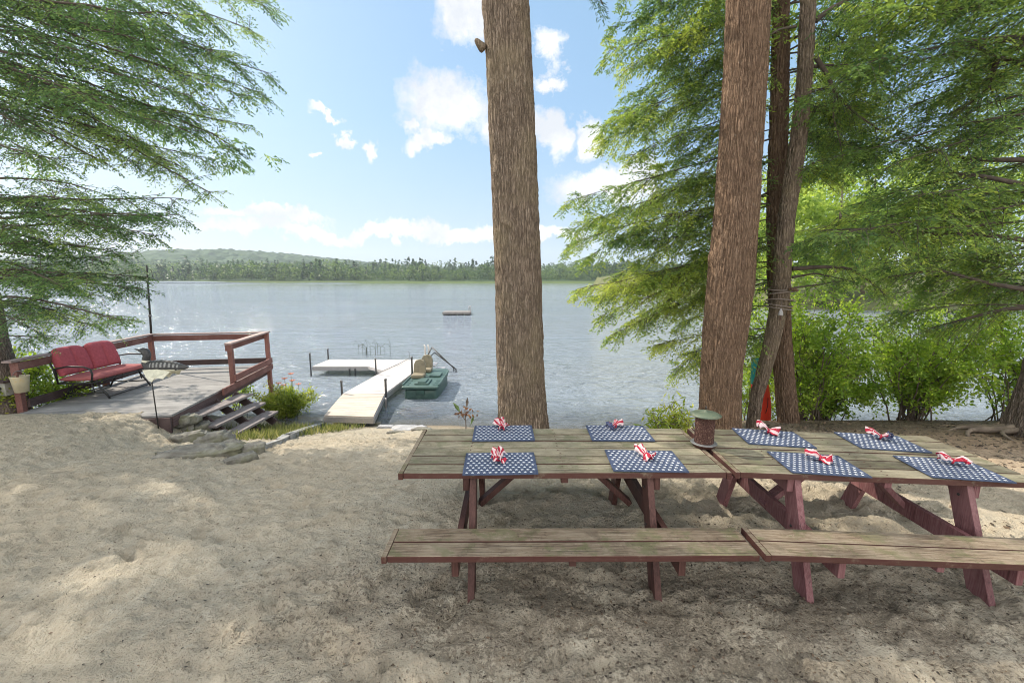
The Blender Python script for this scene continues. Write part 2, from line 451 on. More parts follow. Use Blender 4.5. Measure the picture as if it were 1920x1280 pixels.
# damp organic specks
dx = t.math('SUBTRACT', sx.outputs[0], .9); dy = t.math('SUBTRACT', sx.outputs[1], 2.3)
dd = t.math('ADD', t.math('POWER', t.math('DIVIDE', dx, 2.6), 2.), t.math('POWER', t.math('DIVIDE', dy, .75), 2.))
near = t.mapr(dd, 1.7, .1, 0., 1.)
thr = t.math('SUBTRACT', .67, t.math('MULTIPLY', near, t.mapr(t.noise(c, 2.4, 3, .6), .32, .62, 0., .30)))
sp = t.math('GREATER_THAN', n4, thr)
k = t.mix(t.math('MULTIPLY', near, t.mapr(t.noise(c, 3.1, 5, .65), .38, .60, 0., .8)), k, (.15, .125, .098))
k = t.mix(t.math('MULTIPLY', sp, .75), k, (.075, .06, .047))
k = t.mix(t.mapr(n3, .3, .7, 0., .4), k, (.38, .33, .25))
wet = t.mapr(t.n('ShaderNodeSeparateXYZ', inp={0: c}).outputs[2], -1.28, -1.5, 0., .75)
k = t.mix(t.mapr(t.noise(c, 75., 5, .75), .40, .62, 0., .5), k, (.40, .335, .25))
k = t.mix(t.mapr(t.noise(c, 19., 5, .7), .52, .72, 0., .45), k, (.46, .39, .29))
k = t.mix(wet, k, (.16, .125, .085))
h = t.math('ADD', t.math('MULTIPLY', n3, .25), t.math('ADD', t.math('MULTIPLY', n4, 1.2), t.math('MULTIPLY', t.noise(c, 16., 4, .65), 1.6)))
t.out(k, .95, t.bump(h, 1.0, .034), 0, .15)
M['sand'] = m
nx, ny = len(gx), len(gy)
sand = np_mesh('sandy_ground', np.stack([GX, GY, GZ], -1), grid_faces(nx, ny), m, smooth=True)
tag(sand, 'trampled pale beach sand sloping down to the lake', kind='structure')

# ------------------------------------------------------------------ water
wx = axis_grid(-14, 14, .3, -900, 900, 1.3); wy = axis_grid(5.0, 22, .3, 4.7, 470, 1.2)
WX, WY = np.meshgrid(wx, wy, indexing='ij')
shal = np.clip((gz(WX, WY) + 2.0) / .5, 0, 1)
shal[(np.abs(WX) > 14) | (WY > 20)] = 0
m, nt = newmat('lake_water'); t = NT(nt)
c = t.coord('Object')
w1 = t.noise(t.scale(c, (1.0, 1.9, 1.)), .9, 4, .6, dist=.5)
w2 = t.noise(t.scale(c, (1.0, 2.2, 1.)), 3.2, 4, .6, dist=.4)
w3 = t.noise(t.scale(c, (.16, 1., 1.)), .11, 5, .6)
h = t.math('ADD', t.math('MULTIPLY', w1, 1.0), t.math('MULTIPLY', w2, .35))
sy_ = t.n('ShaderNodeSeparateXYZ', inp={0: c}).outputs[1]
h = t.math('MULTIPLY', h, t.math('MULTIPLY', t.mapr(sy_, 10., 160., 1.1, .2), t.mapr(w3, .38, .62, .5, 1.15)))
nrm = t.bump(h, 1.0, .40)
base = t.mix(t.mapr(w3, .35, .65), (.19, .225, .27), (.24, .275, .32))
p = t.n('ShaderNodeBsdfPrincipled', inp={'Base Color': base, 'Roughness': .05, 'IOR': 1.33, 'Specular IOR Level': .62})
nt.links.new(nrm, p.inputs['Normal'])
tr = t.n('ShaderNodeBsdfTransparent', inp={'Color': (.8, .78, .66, 1)})
mx = t.n('ShaderNodeMixShader', inp={0: t.math('MULTIPLY', t.attr('tone'), .6), 1: p.outputs[0], 2: tr.outputs[0]})
o = t.n('ShaderNodeOutputMaterial'); nt.links.new(mx.outputs[0], o.inputs[0])
water = np_mesh('lake_water', np.stack([WX, WY, np.full_like(WX, WATER)], -1), grid_faces(len(wx), len(wy)), m, tone=shal, domain='POINT', smooth=True)
tag(water, 'rippled grey blue lake surface', kind='structure')

# ------------------------------------------------------------------ far hills and wood
hx = np.linspace(-1700, 1700, 340); hy = np.concatenate([np.linspace(362, 520, 50), np.linspace(530, 2000, 120)])
HX, HY = np.meshgrid(hx, hy, indexing='ij')
def hill(x, y):
    sh = 366 + 3 * vnoise(x / 70., x * 0, seed=5) - .03 * np.abs(x + 60)
    z = -2.6 + 3. * sstep(-4, 6, y - sh) + 10 * sstep(10, 260, y - sh)
    z = z + 64 * np.exp(-((x + 780) / 330) ** 2) * sstep(560, 1250, y) + 20 * np.exp(-((x + 330) / 260) ** 2) * sstep(620, 1350, y)
    z = z + 34 * np.exp(-((x + 1350) / 400) ** 2) * sstep(560, 1200, y) 
    return z
HZ = hill(HX, HY) + 6.5 * sstep(440, 600, HY) * fbm(HX / 14., HY / 14., o=3, seed=9)
m, nt = newmat('wooded_hill'); t = NT(nt)
c = t.coord(); f = t.noise(c, .09, 6, .7)
sz = t.n('ShaderNodeSeparateXYZ', inp={0: c}).outputs[2]
k = t.ramp(f, [(.3, (.022, .046, .024)), (.5, (.042, .08, .034)), (.72, (.085, .125, .045))])
k = t.mix(t.mapr(sz, .9, .1, 0., .8), k, (.09, .12, .045))
t.out(k, .95, None, 0, .1)
hills = np_mesh('hills', np.stack([HX, HY, HZ], -1), grid_faces(len(hx), len(hy)), m, smooth=False)
tag(hills, 'wooded hills rising beyond the far shore', kind='structure')

def rhombs(C, D, N, L, W):
    """leaf blades: base C, direction D, plane normal N, length L, half width W -> verts, faces"""
    D = D / np.linalg.norm(D, axis=1, keepdims=True)
    S = np.cross(D, N); S /= np.maximum(np.linalg.norm(S, axis=1, keepdims=True), 1e-6)
    L = np.asarray(L).reshape(-1, 1); W = np.asarray(W).reshape(-1, 1)
    V = np.stack([C, C + D * L * .45 + S * W, C + D * L, C + D * L * .45 - S * W], 1)
    n = len(C)
    return V.reshape(-1, 3), np.arange(4 * n).reshape(n, 4)

def rand_dirs(n):
    d = rng.normal(size=(n, 3)); return d / np.linalg.norm(d, axis=1, keepdims=True)

def far_tree(x, y, z, h, con, nq, tone0):
    s = rng.random(nq)
    if con:
        zz = h * (.1 + .9 * s); rad = h * .17 * (1.05 - s) * (.75 + .35 * rng.random(nq))
    else:
        zz = h * (.25 + .75 * s); rad = h * .30 * np.sqrt(np.clip(1 - ((s - .42) / .6) ** 2, 0, 1)) * (.7 + .4 * rng.random(nq))
    a = rng.uniform(0, 2 * np.pi, nq)
    C = np.stack([x + rad * np.cos(a), y + rad * np.sin(a), z + zz], 1)
    D = rand_dirs(nq); D[:, 2] = -np.abs(D[:, 2]) * .6 if con else D[:, 2] * .6
    V, F = rhombs(C - D * h * .04, D, rand_dirs(nq), h * rng.uniform(.09, .18, nq), h * rng.uniform(.035, .075, nq))
    return V, np.clip(tone0 + rng.normal(0, .13, nq), 0, 1)

Vs, Ts = [], []
for i in range(5200):
    y = 376 + (rng.random() ** 1.8) * 420
    x = rng.uniform(-1.32, 1.0) * y
    z = float(hill(x, y))
    if z < -.3: continue
    con = vnoise(np.array([x / 60.]), np.array([y / 60.]), seed=31)[0] + rng.normal(0, .5) > .5
    h = rng.uniform(8, 17) * (1.15 if con else .9) * (.6 if y < 384 else 1) * (.95 + .35 * vnoise(np.array([x / 28.]), np.array([y / 40.]), seed=44)[0])
    V, T = far_tree(x, y, z - .5, h, con, 62 if y < 470 else 34, (.22 if con else .6) + rng.normal(0, .17))
    Vs.append(V); Ts.append(T)
V = np.concatenate(Vs); T = np.concatenate(Ts)
wood = np_mesh('far_forest', V, np.arange(len(V)).reshape(-1, 4), M['farleaf'], tone=T)
tag(wood, 'mixed wood along the far shore of the lake', kind='stuff')

# ------------------------------------------------------------------ trees
def limb_pts(p0, p1, arch=.0, n=14, wob=.05):
    p0, p1 = np.array(p0, float), np.array(p1, float)
    t_ = np.linspace(0, 1, n)[:, None]
    P = p0 + (p1 - p0) * t_
    P[:, 2] += arch * 4 * (t_ * (1 - t_))[:, 0]
    L = np.linalg.norm(p1 - p0)
    w = np.cumsum(rng.normal(0, 1, (n, 3)), 0) * wob * L / n
    w -= w[-1] * t_
    return P + w

def interp_pts(P, s):
    n = len(P) - 1
    i = np.clip((s * n).astype(int), 0, n - 1); f = (s * n - i)[:, None]
    return P[i] * (1 - f) + P[i + 1] * f, P[i + 1] - P[i]

def norm(a): return a / np.maximum(np.linalg.norm(a, axis=-1, keepdims=True), 1e-9)
UP = np.array([0, 0, 1.])

def hem_foliage(P, width, ntw, sub, leafL, leafW, t0=.2, droop=.35, lsp=.035, flat=.25):
    """flat drooping hemlock sprays along limb P; returns twig segments and blades"""
    s = t0 + (1 - t0) * np.sort(rng.random(ntw)) ** .85
    B, Tn = interp_pts(P, s); Tn = norm(Tn)
    S = norm(np.cross(Tn, UP)); sg = np.where(np.arange(ntw) % 2, 1., -1.)[:, None]
    prof = np.clip((1.08 - s), .08, 1) ** .55 * np.clip((s - t0) * 5 + .45, 0, 1)
    tl = width * prof * rng.uniform(.55, 1.15, ntw) + .10
    TD = norm(Tn * rng.uniform(.15, 1.0, (ntw, 1)) + S * sg * rng.uniform(.35, 1.1, (ntw, 1)) + UP * rng.normal(-.12, flat, (ntw, 1)))
    # sub twigs
    m_ = sub
    q = np.tile(np.linspace(.12, 1, m_), (ntw, 1)) + rng.normal(0, .02, (ntw, m_))
    sp = B[:, None] + TD[:, None] * (tl[:, None] * q)[..., None]
    sp[..., 2] -= droop * (tl[:, None] * q ** 2) * .8
    tang = TD[:, None] * np.ones((1, m_, 1)); tang = tang - UP * (droop * 1.6 * q)[..., None]; tang = norm(tang)
    sd = norm(np.cross(tang, UP)); s2 = np.where(np.arange(m_) % 2, 1., -1.)[None, :, None]
    sdir = norm(tang * rng.uniform(.3, 1., (ntw, m_, 1)) + sd * s2 * rng.uniform(.4, 1.1, (ntw, m_, 1)) + UP * rng.normal(-.18, .3, (ntw, m_, 1)))
    sl = (.30 * tl[:, None] * (1.15 - q * .75) + .05) * rng.uniform(.6, 1.2, (ntw, m_))
    nl = max(2, int(np.median(sl) / lsp))
    r = (np.arange(nl) + .3) / nl
    LP = sp[:, :, None] + sdir[:, :, None] * (sl[..., None] * r)[..., None]
    LP[..., 2] -= .25 * sl[..., None] * r ** 2
    ls = np.where(np.arange(nl) % 2, 1., -1.)[None, None, :, None]
    sd2 = norm(np.cross(sdir, UP))
    LD = norm(sdir[:, :, None] * 1. + sd2[:, :, None] * ls * rng.uniform(.4, 1.3, (ntw, m_, nl, 1)) + UP * rng.normal(-.2, .35, (ntw, m_, nl, 1)))
    LN = norm(UP + rng.normal(0, .5, LP.shape))
    n = LP.size // 3
    tone = np.clip(.45 + rng.normal(0, .16, (ntw, 1, 1)) + rng.normal(0, .1, (ntw, m_, nl)) + .2 * (r[None, None] - .4) + .22 * vnoise(LP[..., 0] * 1.3, LP[..., 1] * 1.3, LP[..., 2] * 1.6, 5), 0, 1)
    V, F = rhombs(LP.reshape(-1, 3), LD.reshape(-1, 3), LN.reshape(-1, 3), leafL * rng.uniform(.6, 1.25, n), leafW * rng.uniform(.7, 1.2, n))
    twig = np.stack([B, sp[:, m_ // 2], sp[:, -1]], 1)
    return V, tone.ravel(), twig

def seg_tubes(mb, twigs, r):
    for T_ in twigs:
        mb.tube(T_, [r, r * .7, r * .3], 3, cap=False, smooth=False)

def make_trunk(parent, pts, rad, mat, name='trunk', ridge=.025, nth=120, nz=360, freq=9., seed=1, flare=None, knots=()):
    """bark-ridged trunk through pts with radii rad"""
    pts = np.array(pts, float); rad = np.array(rad, float)
    cum = np.concatenate([[0], np.cumsum(np.linalg.norm(np.diff(pts, axis=0), axis=1))])
    s = np.linspace(0, cum[-1], nz)
    # smooth interpolation
    C = np.stack([np.interp(s, cum, pts[:, i]) for i in range(3)], 1); r = np.interp(s, cum, rad)
    ker = np.hanning(max(5, nz // 34) | 1); ker /= ker.sum(); pad = len(ker) // 2
    for i in range(3): C[:, i] = np.convolve(np.pad(C[:, i], pad, mode='reflect', reflect_type='odd'), ker, 'valid')
    r = np.convolve(np.pad(r, pad, mode='edge'), ker, 'valid')
    th = np.linspace(0, 2 * np.pi, nth, endpoint=False)
    Z, TH = np.meshgrid(s, th, indexing='ij')
    cx_, cy_ = np.cos(TH), np.sin(TH)
    wv = .5 * vnoise(cx_ * 2.2, cy_ * 2.2, Z * 1.6, seed + 40) + .22 * vnoise(cx_ * 6, cy_ * 6, Z * 5, seed + 41)
    n = 1 - np.abs(vnoise(cx_ * freq * .9 + wv, cy_ * freq * .9 + wv, Z * 3.2, seed)) * 3.2
    n2 = 1 - np.abs(vnoise(cx_ * freq * 1.5 + wv * 1.5, cy_ * freq * 1.5 - wv, Z * 5. + 9, seed + 3)) * 3.2
    n3 = vnoise(cx_ * freq * 4, cy_ * freq * 4, Z * 30., seed + 5)
    big = vnoise(cx_ * 1.1, cy_ * 1.1, Z * .55, seed + 9)
    hgt = -.40 * np.clip(n, -.45, 1) - .40 * np.clip(n2, -.45, 1) + .22 * n3 + .25 * vnoise(cx_ * freq, cy_ * freq, Z * 9, seed + 7)
    RR = r[:, None] * (1 + .05 * big) + ridge * hgt
    if flare: RR += flare * np.exp(-Z / .35) * (.55 + .45 * np.sin(TH * 5 + seed))
    for zk, thk, ak, wk in knots:
        dth = np.angle(np.exp(1j * (TH - thk))) * r[:, None]
        RR += ak * np.exp(-((Z - zk) ** 2 + dth ** 2) / wk ** 2)
    V = np.stack([C[:, 0, None] + RR * cx_, C[:, 1, None] + RR * cy_, C[:, 2, None] + Z * 0], -1)
    i, j = np.meshgrid(np.arange(nz - 1), np.arange(nth), indexing='ij')
    a = (i * nth + j).ravel(); b = (i * nth + (j + 1) % nth).ravel()
    F = np.stack([a, b, b + nth, a + nth], 1)
    return np_mesh(name, V, F, mat, parent, tone=np.clip(.5 + hgt * .55, 0, 1), domain='POINT', smooth=True)

class Crown:
    def __init__(s): s.V = []; s.T = []
    def add(s, V, T): s.V.append(V); s.T.append(T)
    def build(s, parent, mat, name='foliage'):
        V = np.concatenate(s.V); T = np.concatenate(s.T)
        o = np_mesh(name, V, np.arange(len(V)).reshape(-1, 4), mat, parent, tone=T)
        return o

def hemlock(root, trunk_xy, limbs, mat, crown, leafL=.05, leafW=.0055, width=.8, ntw=40, sub=14, lsp=.035, droop=.35, limb_r=.03, show=True, t0=.2, flat=.25):
    """limbs: list of (start, tip, arch)"""
    for (a, b, arch) in limbs:
        P = limb_pts(a, b, arch)
        L = np.linalg.norm(np.array(b) - np.array(a))
        tone_off = rng.normal(0, .12)
        V, T, tw = hem_foliage(P, width * rng.uniform(.8, 1.2), int(ntw * max(.5, L / 3.5)), sub, leafL, leafW, t0, droop, lsp, flat)
        crown.add(V, np.clip(T + tone_off, 0, 1))
        if show:
            mb = MB(); n = len(P)
            mb.tube(P, [limb_r * (1 - .85 * i / (n - 1)) * min(1.3, .5 + L / 5) for i in range(n)], 6)
            seg_tubes(mb, tw, .005)
            mb.build('limb', M['limb'], root)

def V3(v): return (v.x, v.y, v.z)

# --- left hemlock (trunk at the left edge, boughs hang into the sky)
LT = Vector((-8.95, 7.2, float(gz(-8.95, 7.2))))
tl = thing('hemlock_tree', 'hemlock at the left edge whose drooping boughs hang over the deck', 'tree', (0, 0, 0))
make_trunk(tl, [(LT.x + .12, LT.y, LT.z - .2), (LT.x, LT.y, 1.), (LT.x - .1, LT.y + .1, 5), (LT.x, LT.y, 10), (LT.x, LT.y, 15)], [.34, .27, .22, .15, .04], M['bark3'], seed=4, nth=80, nz=260, flare=.08)
cr = Crown()
tipsA = [(a_, b_ - (26 if b_ > 265 and a_ < 390 else 0), c_) for a_, b_, c_ in [(505,8,6.4),(470,55,7),(440,108,6.2),(507,138,6.6),(492,175,7.2),(468,235,6.4),(440,278,6.0),(405,300,7.0),(396,362,6.1),(335,335,6.6),
         (270,335,7.4),(205,335,6.0),(120,325,6.6),(60,318,7.2),(360,180,5.6),(300,95,5.8),(250,35,6.6),(385,30,5.5),(310,235,7.8),(210,200,5.4),
         (150,95,5.6),(90,180,6.2),(420,210,8.0),(100,30,7.),(180,270,8.2),(330,-20,6.),(430,-25,7.2),(400,130,7.6),(350,270,5.7),(250,150,7.),(40,240,5.6),(300,310,8.),
         (455,180,5.8),(380,90,6.8),(160,180,7.4),(60,90,6.6),(340,130,7.4),(250,260,6.2),(200,60,7.8)]]
tipsB = [(340,372,6.6),(335,402,6.0),(292,442,6.4),(245,478,7.),(200,430,5.8),(130,455,6.4),(60,468,7.),(250,380,7.4),(160,375,6.),(90,395,6.6),(290,405,5.6),(40,420,5.8),(210,470,6.2)]
tipsC = [(264,540,6.6),(258,518,7.),(232,600,6.),(165,612,6.4),(95,590,6.8),(40,600,5.8),(120,540,5.6),(200,560,7.4),(50,530,6.4),(180,530,6.),(15,565,6.2),(90,630,7.0)]
limbsA = []
for ti, (px, py, Y) in enumerate(tipsA + tipsB + tipsC):
    b = at(px, py, Y)
    L = math.hypot(b.x - LT.x, b.y - LT.y)
    a = Vector((LT.x, LT.y, b.z + L * (random.uniform(.22, .5) if ti < len(tipsA) else random.uniform(.02, .12))))
    limbsA.append((V3(a), V3(b), random.uniform(-.1, .25)))
hemlock(tl, None, limbsA, None, cr, leafL=.046, leafW=.0100, width=.68, ntw=36, sub=12, lsp=.027, droop=.17, t0=.30, flat=.35, limb_r=.022)
for i in range(30):                                       # the rest of its crown, above and beside the frame
    h = random.uniform(5.5, 14.5); a = random.uniform(0, 2 * math.pi); L = (15.5 - h) * .42 + .6
    p0 = (LT.x, LT.y, h); p1 = (LT.x + L * math.cos(a), LT.y + L * math.sin(a), h - L * .22)
    V, T, tw = hem_foliage(limb_pts(p0, p1, .2), .8, 26, 9, .14, .022, .1, .35, .08)
    cr.add(V, T)
cr.build(tl, M['hem_left'])

# --- shade trees out of the frame, on the sunny side
def shade_tree(x, y, H, r, label, n=60, name='hemlock_tree', hmin=2.5):
    z0 = float(gz(x, y))
    o = thing(name, label, 'tree', (0, 0, 0), 0, 'hemlocks round the beach')
    make_trunk(o, [(x, y, z0 - .2), (x, y, H * .5), (x, y, H)], [.3, .2, .04], M['bark3'], nth=40, nz=80, seed=int(abs(x * 10)))
    c_ = Crown()
    for i in range(n):
        h = random.uniform(hmin, H - .5); a = random.uniform(0, 2 * math.pi); L = max(.6, (H + .8 - h) / (H - hmin) * r)
        L = min(L, r)
        P = limb_pts((x, y, h), (x + L * math.cos(a), y + L * math.sin(a), h - L * .25), .2)
        V, T, tw = hem_foliage(P, .9, 26, 9, .17, .032, .1, .35, .09)
        c_.add(V, T)
    c_.build(o, M['hem_high'])
    return o
shade_tree(-13.2, 6.5, 17, 4.2, 'tall hemlock outside the photo, left of the beach behind the deck tree', 84)
shade_tree(-15.8, 10.2, 17, 3.6, 'tall hemlock outside the photo, left of the deck on the shore', 32)

# --- centre trunk
def px_trunk(rows, Y, base_z):
    P, Rr = [], []
    for (y, x0, x1) in rows:
        p = at((x0 + x1) / 2, y, Y); q = at(x1, y, Y); P.append(p); Rr.append((q - p).x * .965 / math.sqrt(1 + (p.x / Y) ** 2))
    return P, Rr
def ext(P, Rr, top, rtop, Y):
    P = sorted(zip(P, Rr), key=lambda k: k[0].z)
    d = (P[-1][0] - P[-3][0]); d /= d.z
    bz = float(gz(P[0][0].x, Y)) - .25
    pts = [(P[0][0].x, Y, bz)] + [V3(p) for p, r in P]
    rr = [P[0][1] * 1.25] + [r for p, r in P]
    q = P[-1][0] + d * (top - P[-1][0].z) * .8
    pts.append((q.x, Y, top)); rr.append(rtop)
    return pts, rr
CT = thing('pine_tree', 'thick bare trunk standing alone behind the left picnic table', 'tree')
P, Rr = px_trunk([(0, 901, 992), (135, 909, 1000), (265, 915, 1005), (400, 921, 1010), (530, 928, 1015), (700, 932, 1020), (780, 933, 1027)], 6.0, 0)
pts, rr = ext(P, Rr, 15, .07, 6.0)
make_trunk(CT, pts, rr, M['bark'], seed=12, nth=260, nz=900, ridge=.019, freq=14., flare=.05, knots=((3.3, 4.4, .03, .06), (4.75, 4.9, .025, .07), (2.5, 3.6, .035, .05), (5.9, 5.2, .03, .08)))
mb = MB(); p = at(910, 95, 5.9); q = at(890, 72, 5.85)
mb.tube([V3(p), V3((p + q) / 2 + Vector((0, 0, -.01))), V3(q)], [.085, .05, .032], 9); mb.build('branch_stub', M['bark'], CT, sub=1)
cr = Crown()
for i in range(13):
    h = random.uniform(8, 14); a = random.uniform(0, 2 * math.pi); L = (16 - h) * .40
    p0 = (pts[-1][0], 6.0, h); p1 = (p0[0] + L * math.cos(a), 6 + L * math.sin(a), h - .1 * L)
    V, T, tw = hem_foliage(limb_pts(p0, p1, .2), .8, 22, 8, .15, .022, .25, .3, .09); cr.add(V, T)
    mb = MB(); mb.tube(limb_pts(p0, p1, .2, 6), [.05, .045, .04, .03, .02, .01], 5); mb.build('limb', M['limb'], CT)
b = at(1130, 8, 5.6)
V, T, tw = hem_foliage(limb_pts((.2, 6, 6.6), V3(b), .2), .35, 30, 10, .055, .006, .55, .45, .04); cr.add(V, T)
mb = MB(); mb.tube(limb_pts((.1, 6, 6.7), V3(b), .2, 8), [.03 - .003 * k for k in range(8)], 5); mb.build('limb', M['limb'], CT)
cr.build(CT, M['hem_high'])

# --- right big trunk
RT = thing('pine_tree', 'thickest of the trunks behind the bird feeder, with reddish bark', 'tree')
P, Rr = px_trunk([(0, 1360, 1446), (135, 1355, 1440), (265, 1347, 1431), (400, 1337, 1424), (530, 1323, 1415), (620, 1315, 1402), (700, 1311, 1391), (790, 1306, 1390)], 6.2, 0)
pts, rr = ext(P, Rr, 15, .07, 6.2)
make_trunk(RT, pts, rr, M['bark2'], seed=33, nth=260, nz=900, ridge=.019, freq=14., flare=.04, knots=((2.9, 3.3, .05, .1), (4.2, 5., .03, .08)))
RTX = pts[-2][0]
cr = Crown()
for i in range(11):
    h = random.uniform(8, 14); a = random.uniform(0, 2 * math.pi); L = (16 - h) * .42
    p0 = (pts[-1][0], 6.2, h); p1 = (p0[0] + L * math.cos(a), 6.2 + L * math.sin(a), h - .1 * L)
    V, T, tw = hem_foliage(limb_pts(p0, p1, .2), .8, 22, 8, .15, .022, .25, .3, .09); cr.add(V, T)
    mb = MB(); mb.tube(limb_pts(p0, p1, .2, 6), [.05, .045, .04, .03, .02, .01], 5); mb.build('limb', M['limb'], RT)
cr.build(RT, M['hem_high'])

# --- straight trunk behind, carries the boughs on both sides
BT = thing('hemlock_tree', 'straight hemlock behind the roped trunk, leafy boughs reaching left over the water', 'tree')
P, Rr = px_trunk([(0, 1449, 1481), (135, 1446, 1480), (265, 1441, 1478), (400, 1437, 1478), (530, 1437, 1480), (700, 1449, 1490), (795, 1457, 1501)], 7.1, 0)
pts, rr = ext(P, Rr, 13, .05, 7.1)
make_trunk(BT, pts, rr, M['bark2'], seed=51, nth=140, nz=600, ridge=.022, freq=9., flare=.0)
BX = float(np.mean([p[0] for p in pts[1:5]]))
cr = Crown()
tipsL = [(1142,92,7.2),(1150,55,7.8),(1170,135,6.9),(1180,178,7.6),(1205,15,7.3),(1250,60,8.2),(1290,120,7.),(1160,-10,8.),(1230,150,8.4),(1220,100,7.2),(1300,30,7.8),
         (1124,236,7.2),(1132,262,7.8),(1182,292,7.),(1235,312,7.6),(1190,230,8.2),(1270,260,7.4),(1310,190,8.0),(1160,215,7.5),
         (1064,377,7.2),(1058,462,7.0),(1072,430,7.6),(1100,482,7.9),(1088,540,7.2),(1130,592,6.9),(1142,630,7.4),(1185,600,7.8),(1235,645,7.2),(1265,690,7.6),
         (1200,450,7.),(1250,505,8.),(1300,565,7.4),(1280,420,7.8),(1200,395,8.2),(1150,520,8.),(1120,420,8.3),(1180,550,7.1),(1240,580,7.6),(1300,660,7.2),(1290,340,7.2),(1230,360,7.8),(1310,470,7.),
         (1150,450,7.2),(1110,560,7.7),(1210,520,6.9),(1270,610,7.8)]
limbsB = []
for (px, py, Y) in tipsL:
    b = at(px, py, Y); L = math.hypot(b.x - BX, b.y - 7.1)
    limbsB.append(((BX, 7.1, b.z + L * random.uniform(.15, .45)), V3(b), random.uniform(-.1, .2)))
for i in range(16):
    b = at(random.uniform(1530, 1640), random.uniform(-30, 330), random.uniform(6.6, 9)); L = math.hypot(b.x - BX, b.y - 7.1)
    limbsB.append(((BX, 7.1, b.z + L * random.uniform(.0, .3)), V3(b), random.uniform(0, .2)))
hemlock(BT, None, limbsB, None, cr, leafL=.054, leafW=.0122, width=.80, ntw=62, sub=13, lsp=.027, droop=.28, t0=.15, limb_r=.013, flat=.35)
for i in range(16):
    h = random.uniform(7., 12.6); a = random.uniform(0, 2 * math.pi); L = (14 - h) * .45
    V, T, tw = hem_foliage(limb_pts((BX, 7.1, h), (BX + L * math.cos(a), 7.1 + L * math.sin(a), h - .2 * L), .2), .8, 22, 8, .15, .024, .15, .3, .09); cr.add(V, T)
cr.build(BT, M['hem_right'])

# --- leaning trunk with the rope
FT = thing('leaning_tree', 'slim curved trunk with rope tied round it, leaning between two straight trunks', 'tree')
P, Rr = px_trunk([(0, 1500, 1530), (80, 1497, 1528), (160, 1492, 1523), (225, 1485, 1518), (290, 1476, 1510), (340, 1468, 1503), (400, 1458, 1493), (470, 1451, 1486), (530, 1448, 1483), (575, 1443, 1477), (620, 1434, 1467), (660, 1426, 1457), (700, 1416, 1446), (740, 1406, 1432), (790, 1399, 1424)], 6.65, 0)
pts, rr = ext(P, Rr, 11, .04, 6.65)
make_trunk(FT, pts, rr, M['bark'], seed=71, nth=140, nz=600, ridge=.017, freq=8., flare=.0)
FX = {p[2]: p for p in pts}
def leanpt(z):
    a = np.array(pts); return (float(np.interp(z, a[:, 2], a[:, 0])), 6.65)
cr = Crown()
def px_limb(root, poly, Y, r0, crown=None, width=.5, ntw=30, leaf=.06):
    P_ = np.array([V3(at(px, py, Y + dy)) for px, py, dy in poly])
    s_ = np.linspace(0, 1, 16); Q, _ = interp_pts(P_, s_)
    k_ = np.array([.25, .5, .25]); 
    for i in range(3): Q[1:-1, i] = np.convolve(Q[:, i], k_, 'valid')
    mb = MB(); mb.tube(Q, [r0 * (1 - .8 * i / 15) for i in range(16)], 7)
    if crown is not None:
        V, T, tw = hem_foliage(Q, width, ntw, 12, leaf, .0075, .25, .4, .04); crown.add(V, T); seg_tubes(mb, tw, .005)
    mb.build('limb', M['limb'], root)
px_limb(FT, [(1486,504,0),(1540,500,-.1),(1590,502,-.2),(1625,522,-.3),(1660,552,-.4)], 6.65, .035, cr, .3, 16)
px_limb(FT, [(1486,520,0),(1530,512,.2),(1600,528,.4)], 6.65, .022, cr, .3, 12)
px_limb(FT, [(1484,540,0),(1540,533,.2),(1600,522,.4)], 6.65, .016, cr, .3, 10)
px_limb(FT, [(1528,105,0),(1552,140,-.1),(1566,175,-.2),(1600,210,-.3),(1650,245,-.4)], 6.65, .035, cr, .4, 16)
px_limb(FT, [(1566,175,0),(1562,220,0),(1575,265,.0),(1582,305,.1)], 6.4, .014, cr, .25, 10)
px_limb(FT, [(1525,125,0),(1590,122,.2),(1640,150,.4),(1680,180,.6)], 6.65, .025, cr, .5, 22)
px_limb(FT, [(1528,40,0),(1560,15,-.1),(1610,-10,-.2),(1680,-15,-.3)], 6.65, .04, cr, .5, 22)
px_limb(FT, [(1492,50,0),(1462,55,-.15),(1440,68,-.3)], 6.65, .022)
for i in range(16):
    h = random.uniform(6.6, 10.5); a = random.uniform(-1.6, 1.6); L = random.uniform(1.2, 2.2)
    x0 = leanpt(h)[0]
    V, T, tw = hem_foliage(limb_pts((x0, 6.65, h), (x0 + L * math.cos(a), 6.65 + L * math.sin(a), h - .15 * L), .2), .8, 22, 8, .15, .024, .15, .3, .09); cr.add(V, T)
cr.build(FT, M['hem_right'])

# --- right edge tree with roots
ET = Vector((7.42, 5.75, float(gz(7.42, 5.75))))
GT = thing('hemlock_tree', 'hemlock at the right edge with gnarled roots and wide leafy boughs', 'tree')
make_trunk(GT, [(ET.x, ET.y, ET.z - .2), (ET.x, ET.y, .6), (ET.x + .1, ET.y, 4), (ET.x, ET.y, 9), (ET.x, ET.y, 13.5)], [.40, .29, .25, .16, .04], M['bark3'], seed=91, nth=130, nz=400, ridge=.02, flare=.10)
for (a, L, rr0) in ((2.5, .8, .045), (3.0, .95, .055), (3.35, .7, .04), (3.8, 1.0, .05), (4.4, .8, .045), (2.0, .8, .04)):
    mb = MB(); P_ = []
    for k in range(9):
        s_ = k / 8; r_ = .3 + L * s_; aa = a + .25 * math.sin(s_ * 5 + a)
        x_, y_ = ET.x + r_ * math.cos(aa), ET.y + r_ * math.sin(aa)
        P_.append((x_, y_, float(gz(x_, y_)) + .16 * (1 - s_) ** 1.5 + .02 * math.sin(9 * s_ + a) - .02))
    mb.tube(P_, [rr0 * (1 - .75 * k / 8) * random.uniform(.8, 1.25) for k in range(9)], 9); mb.build('root', M['twigroot'], GT)
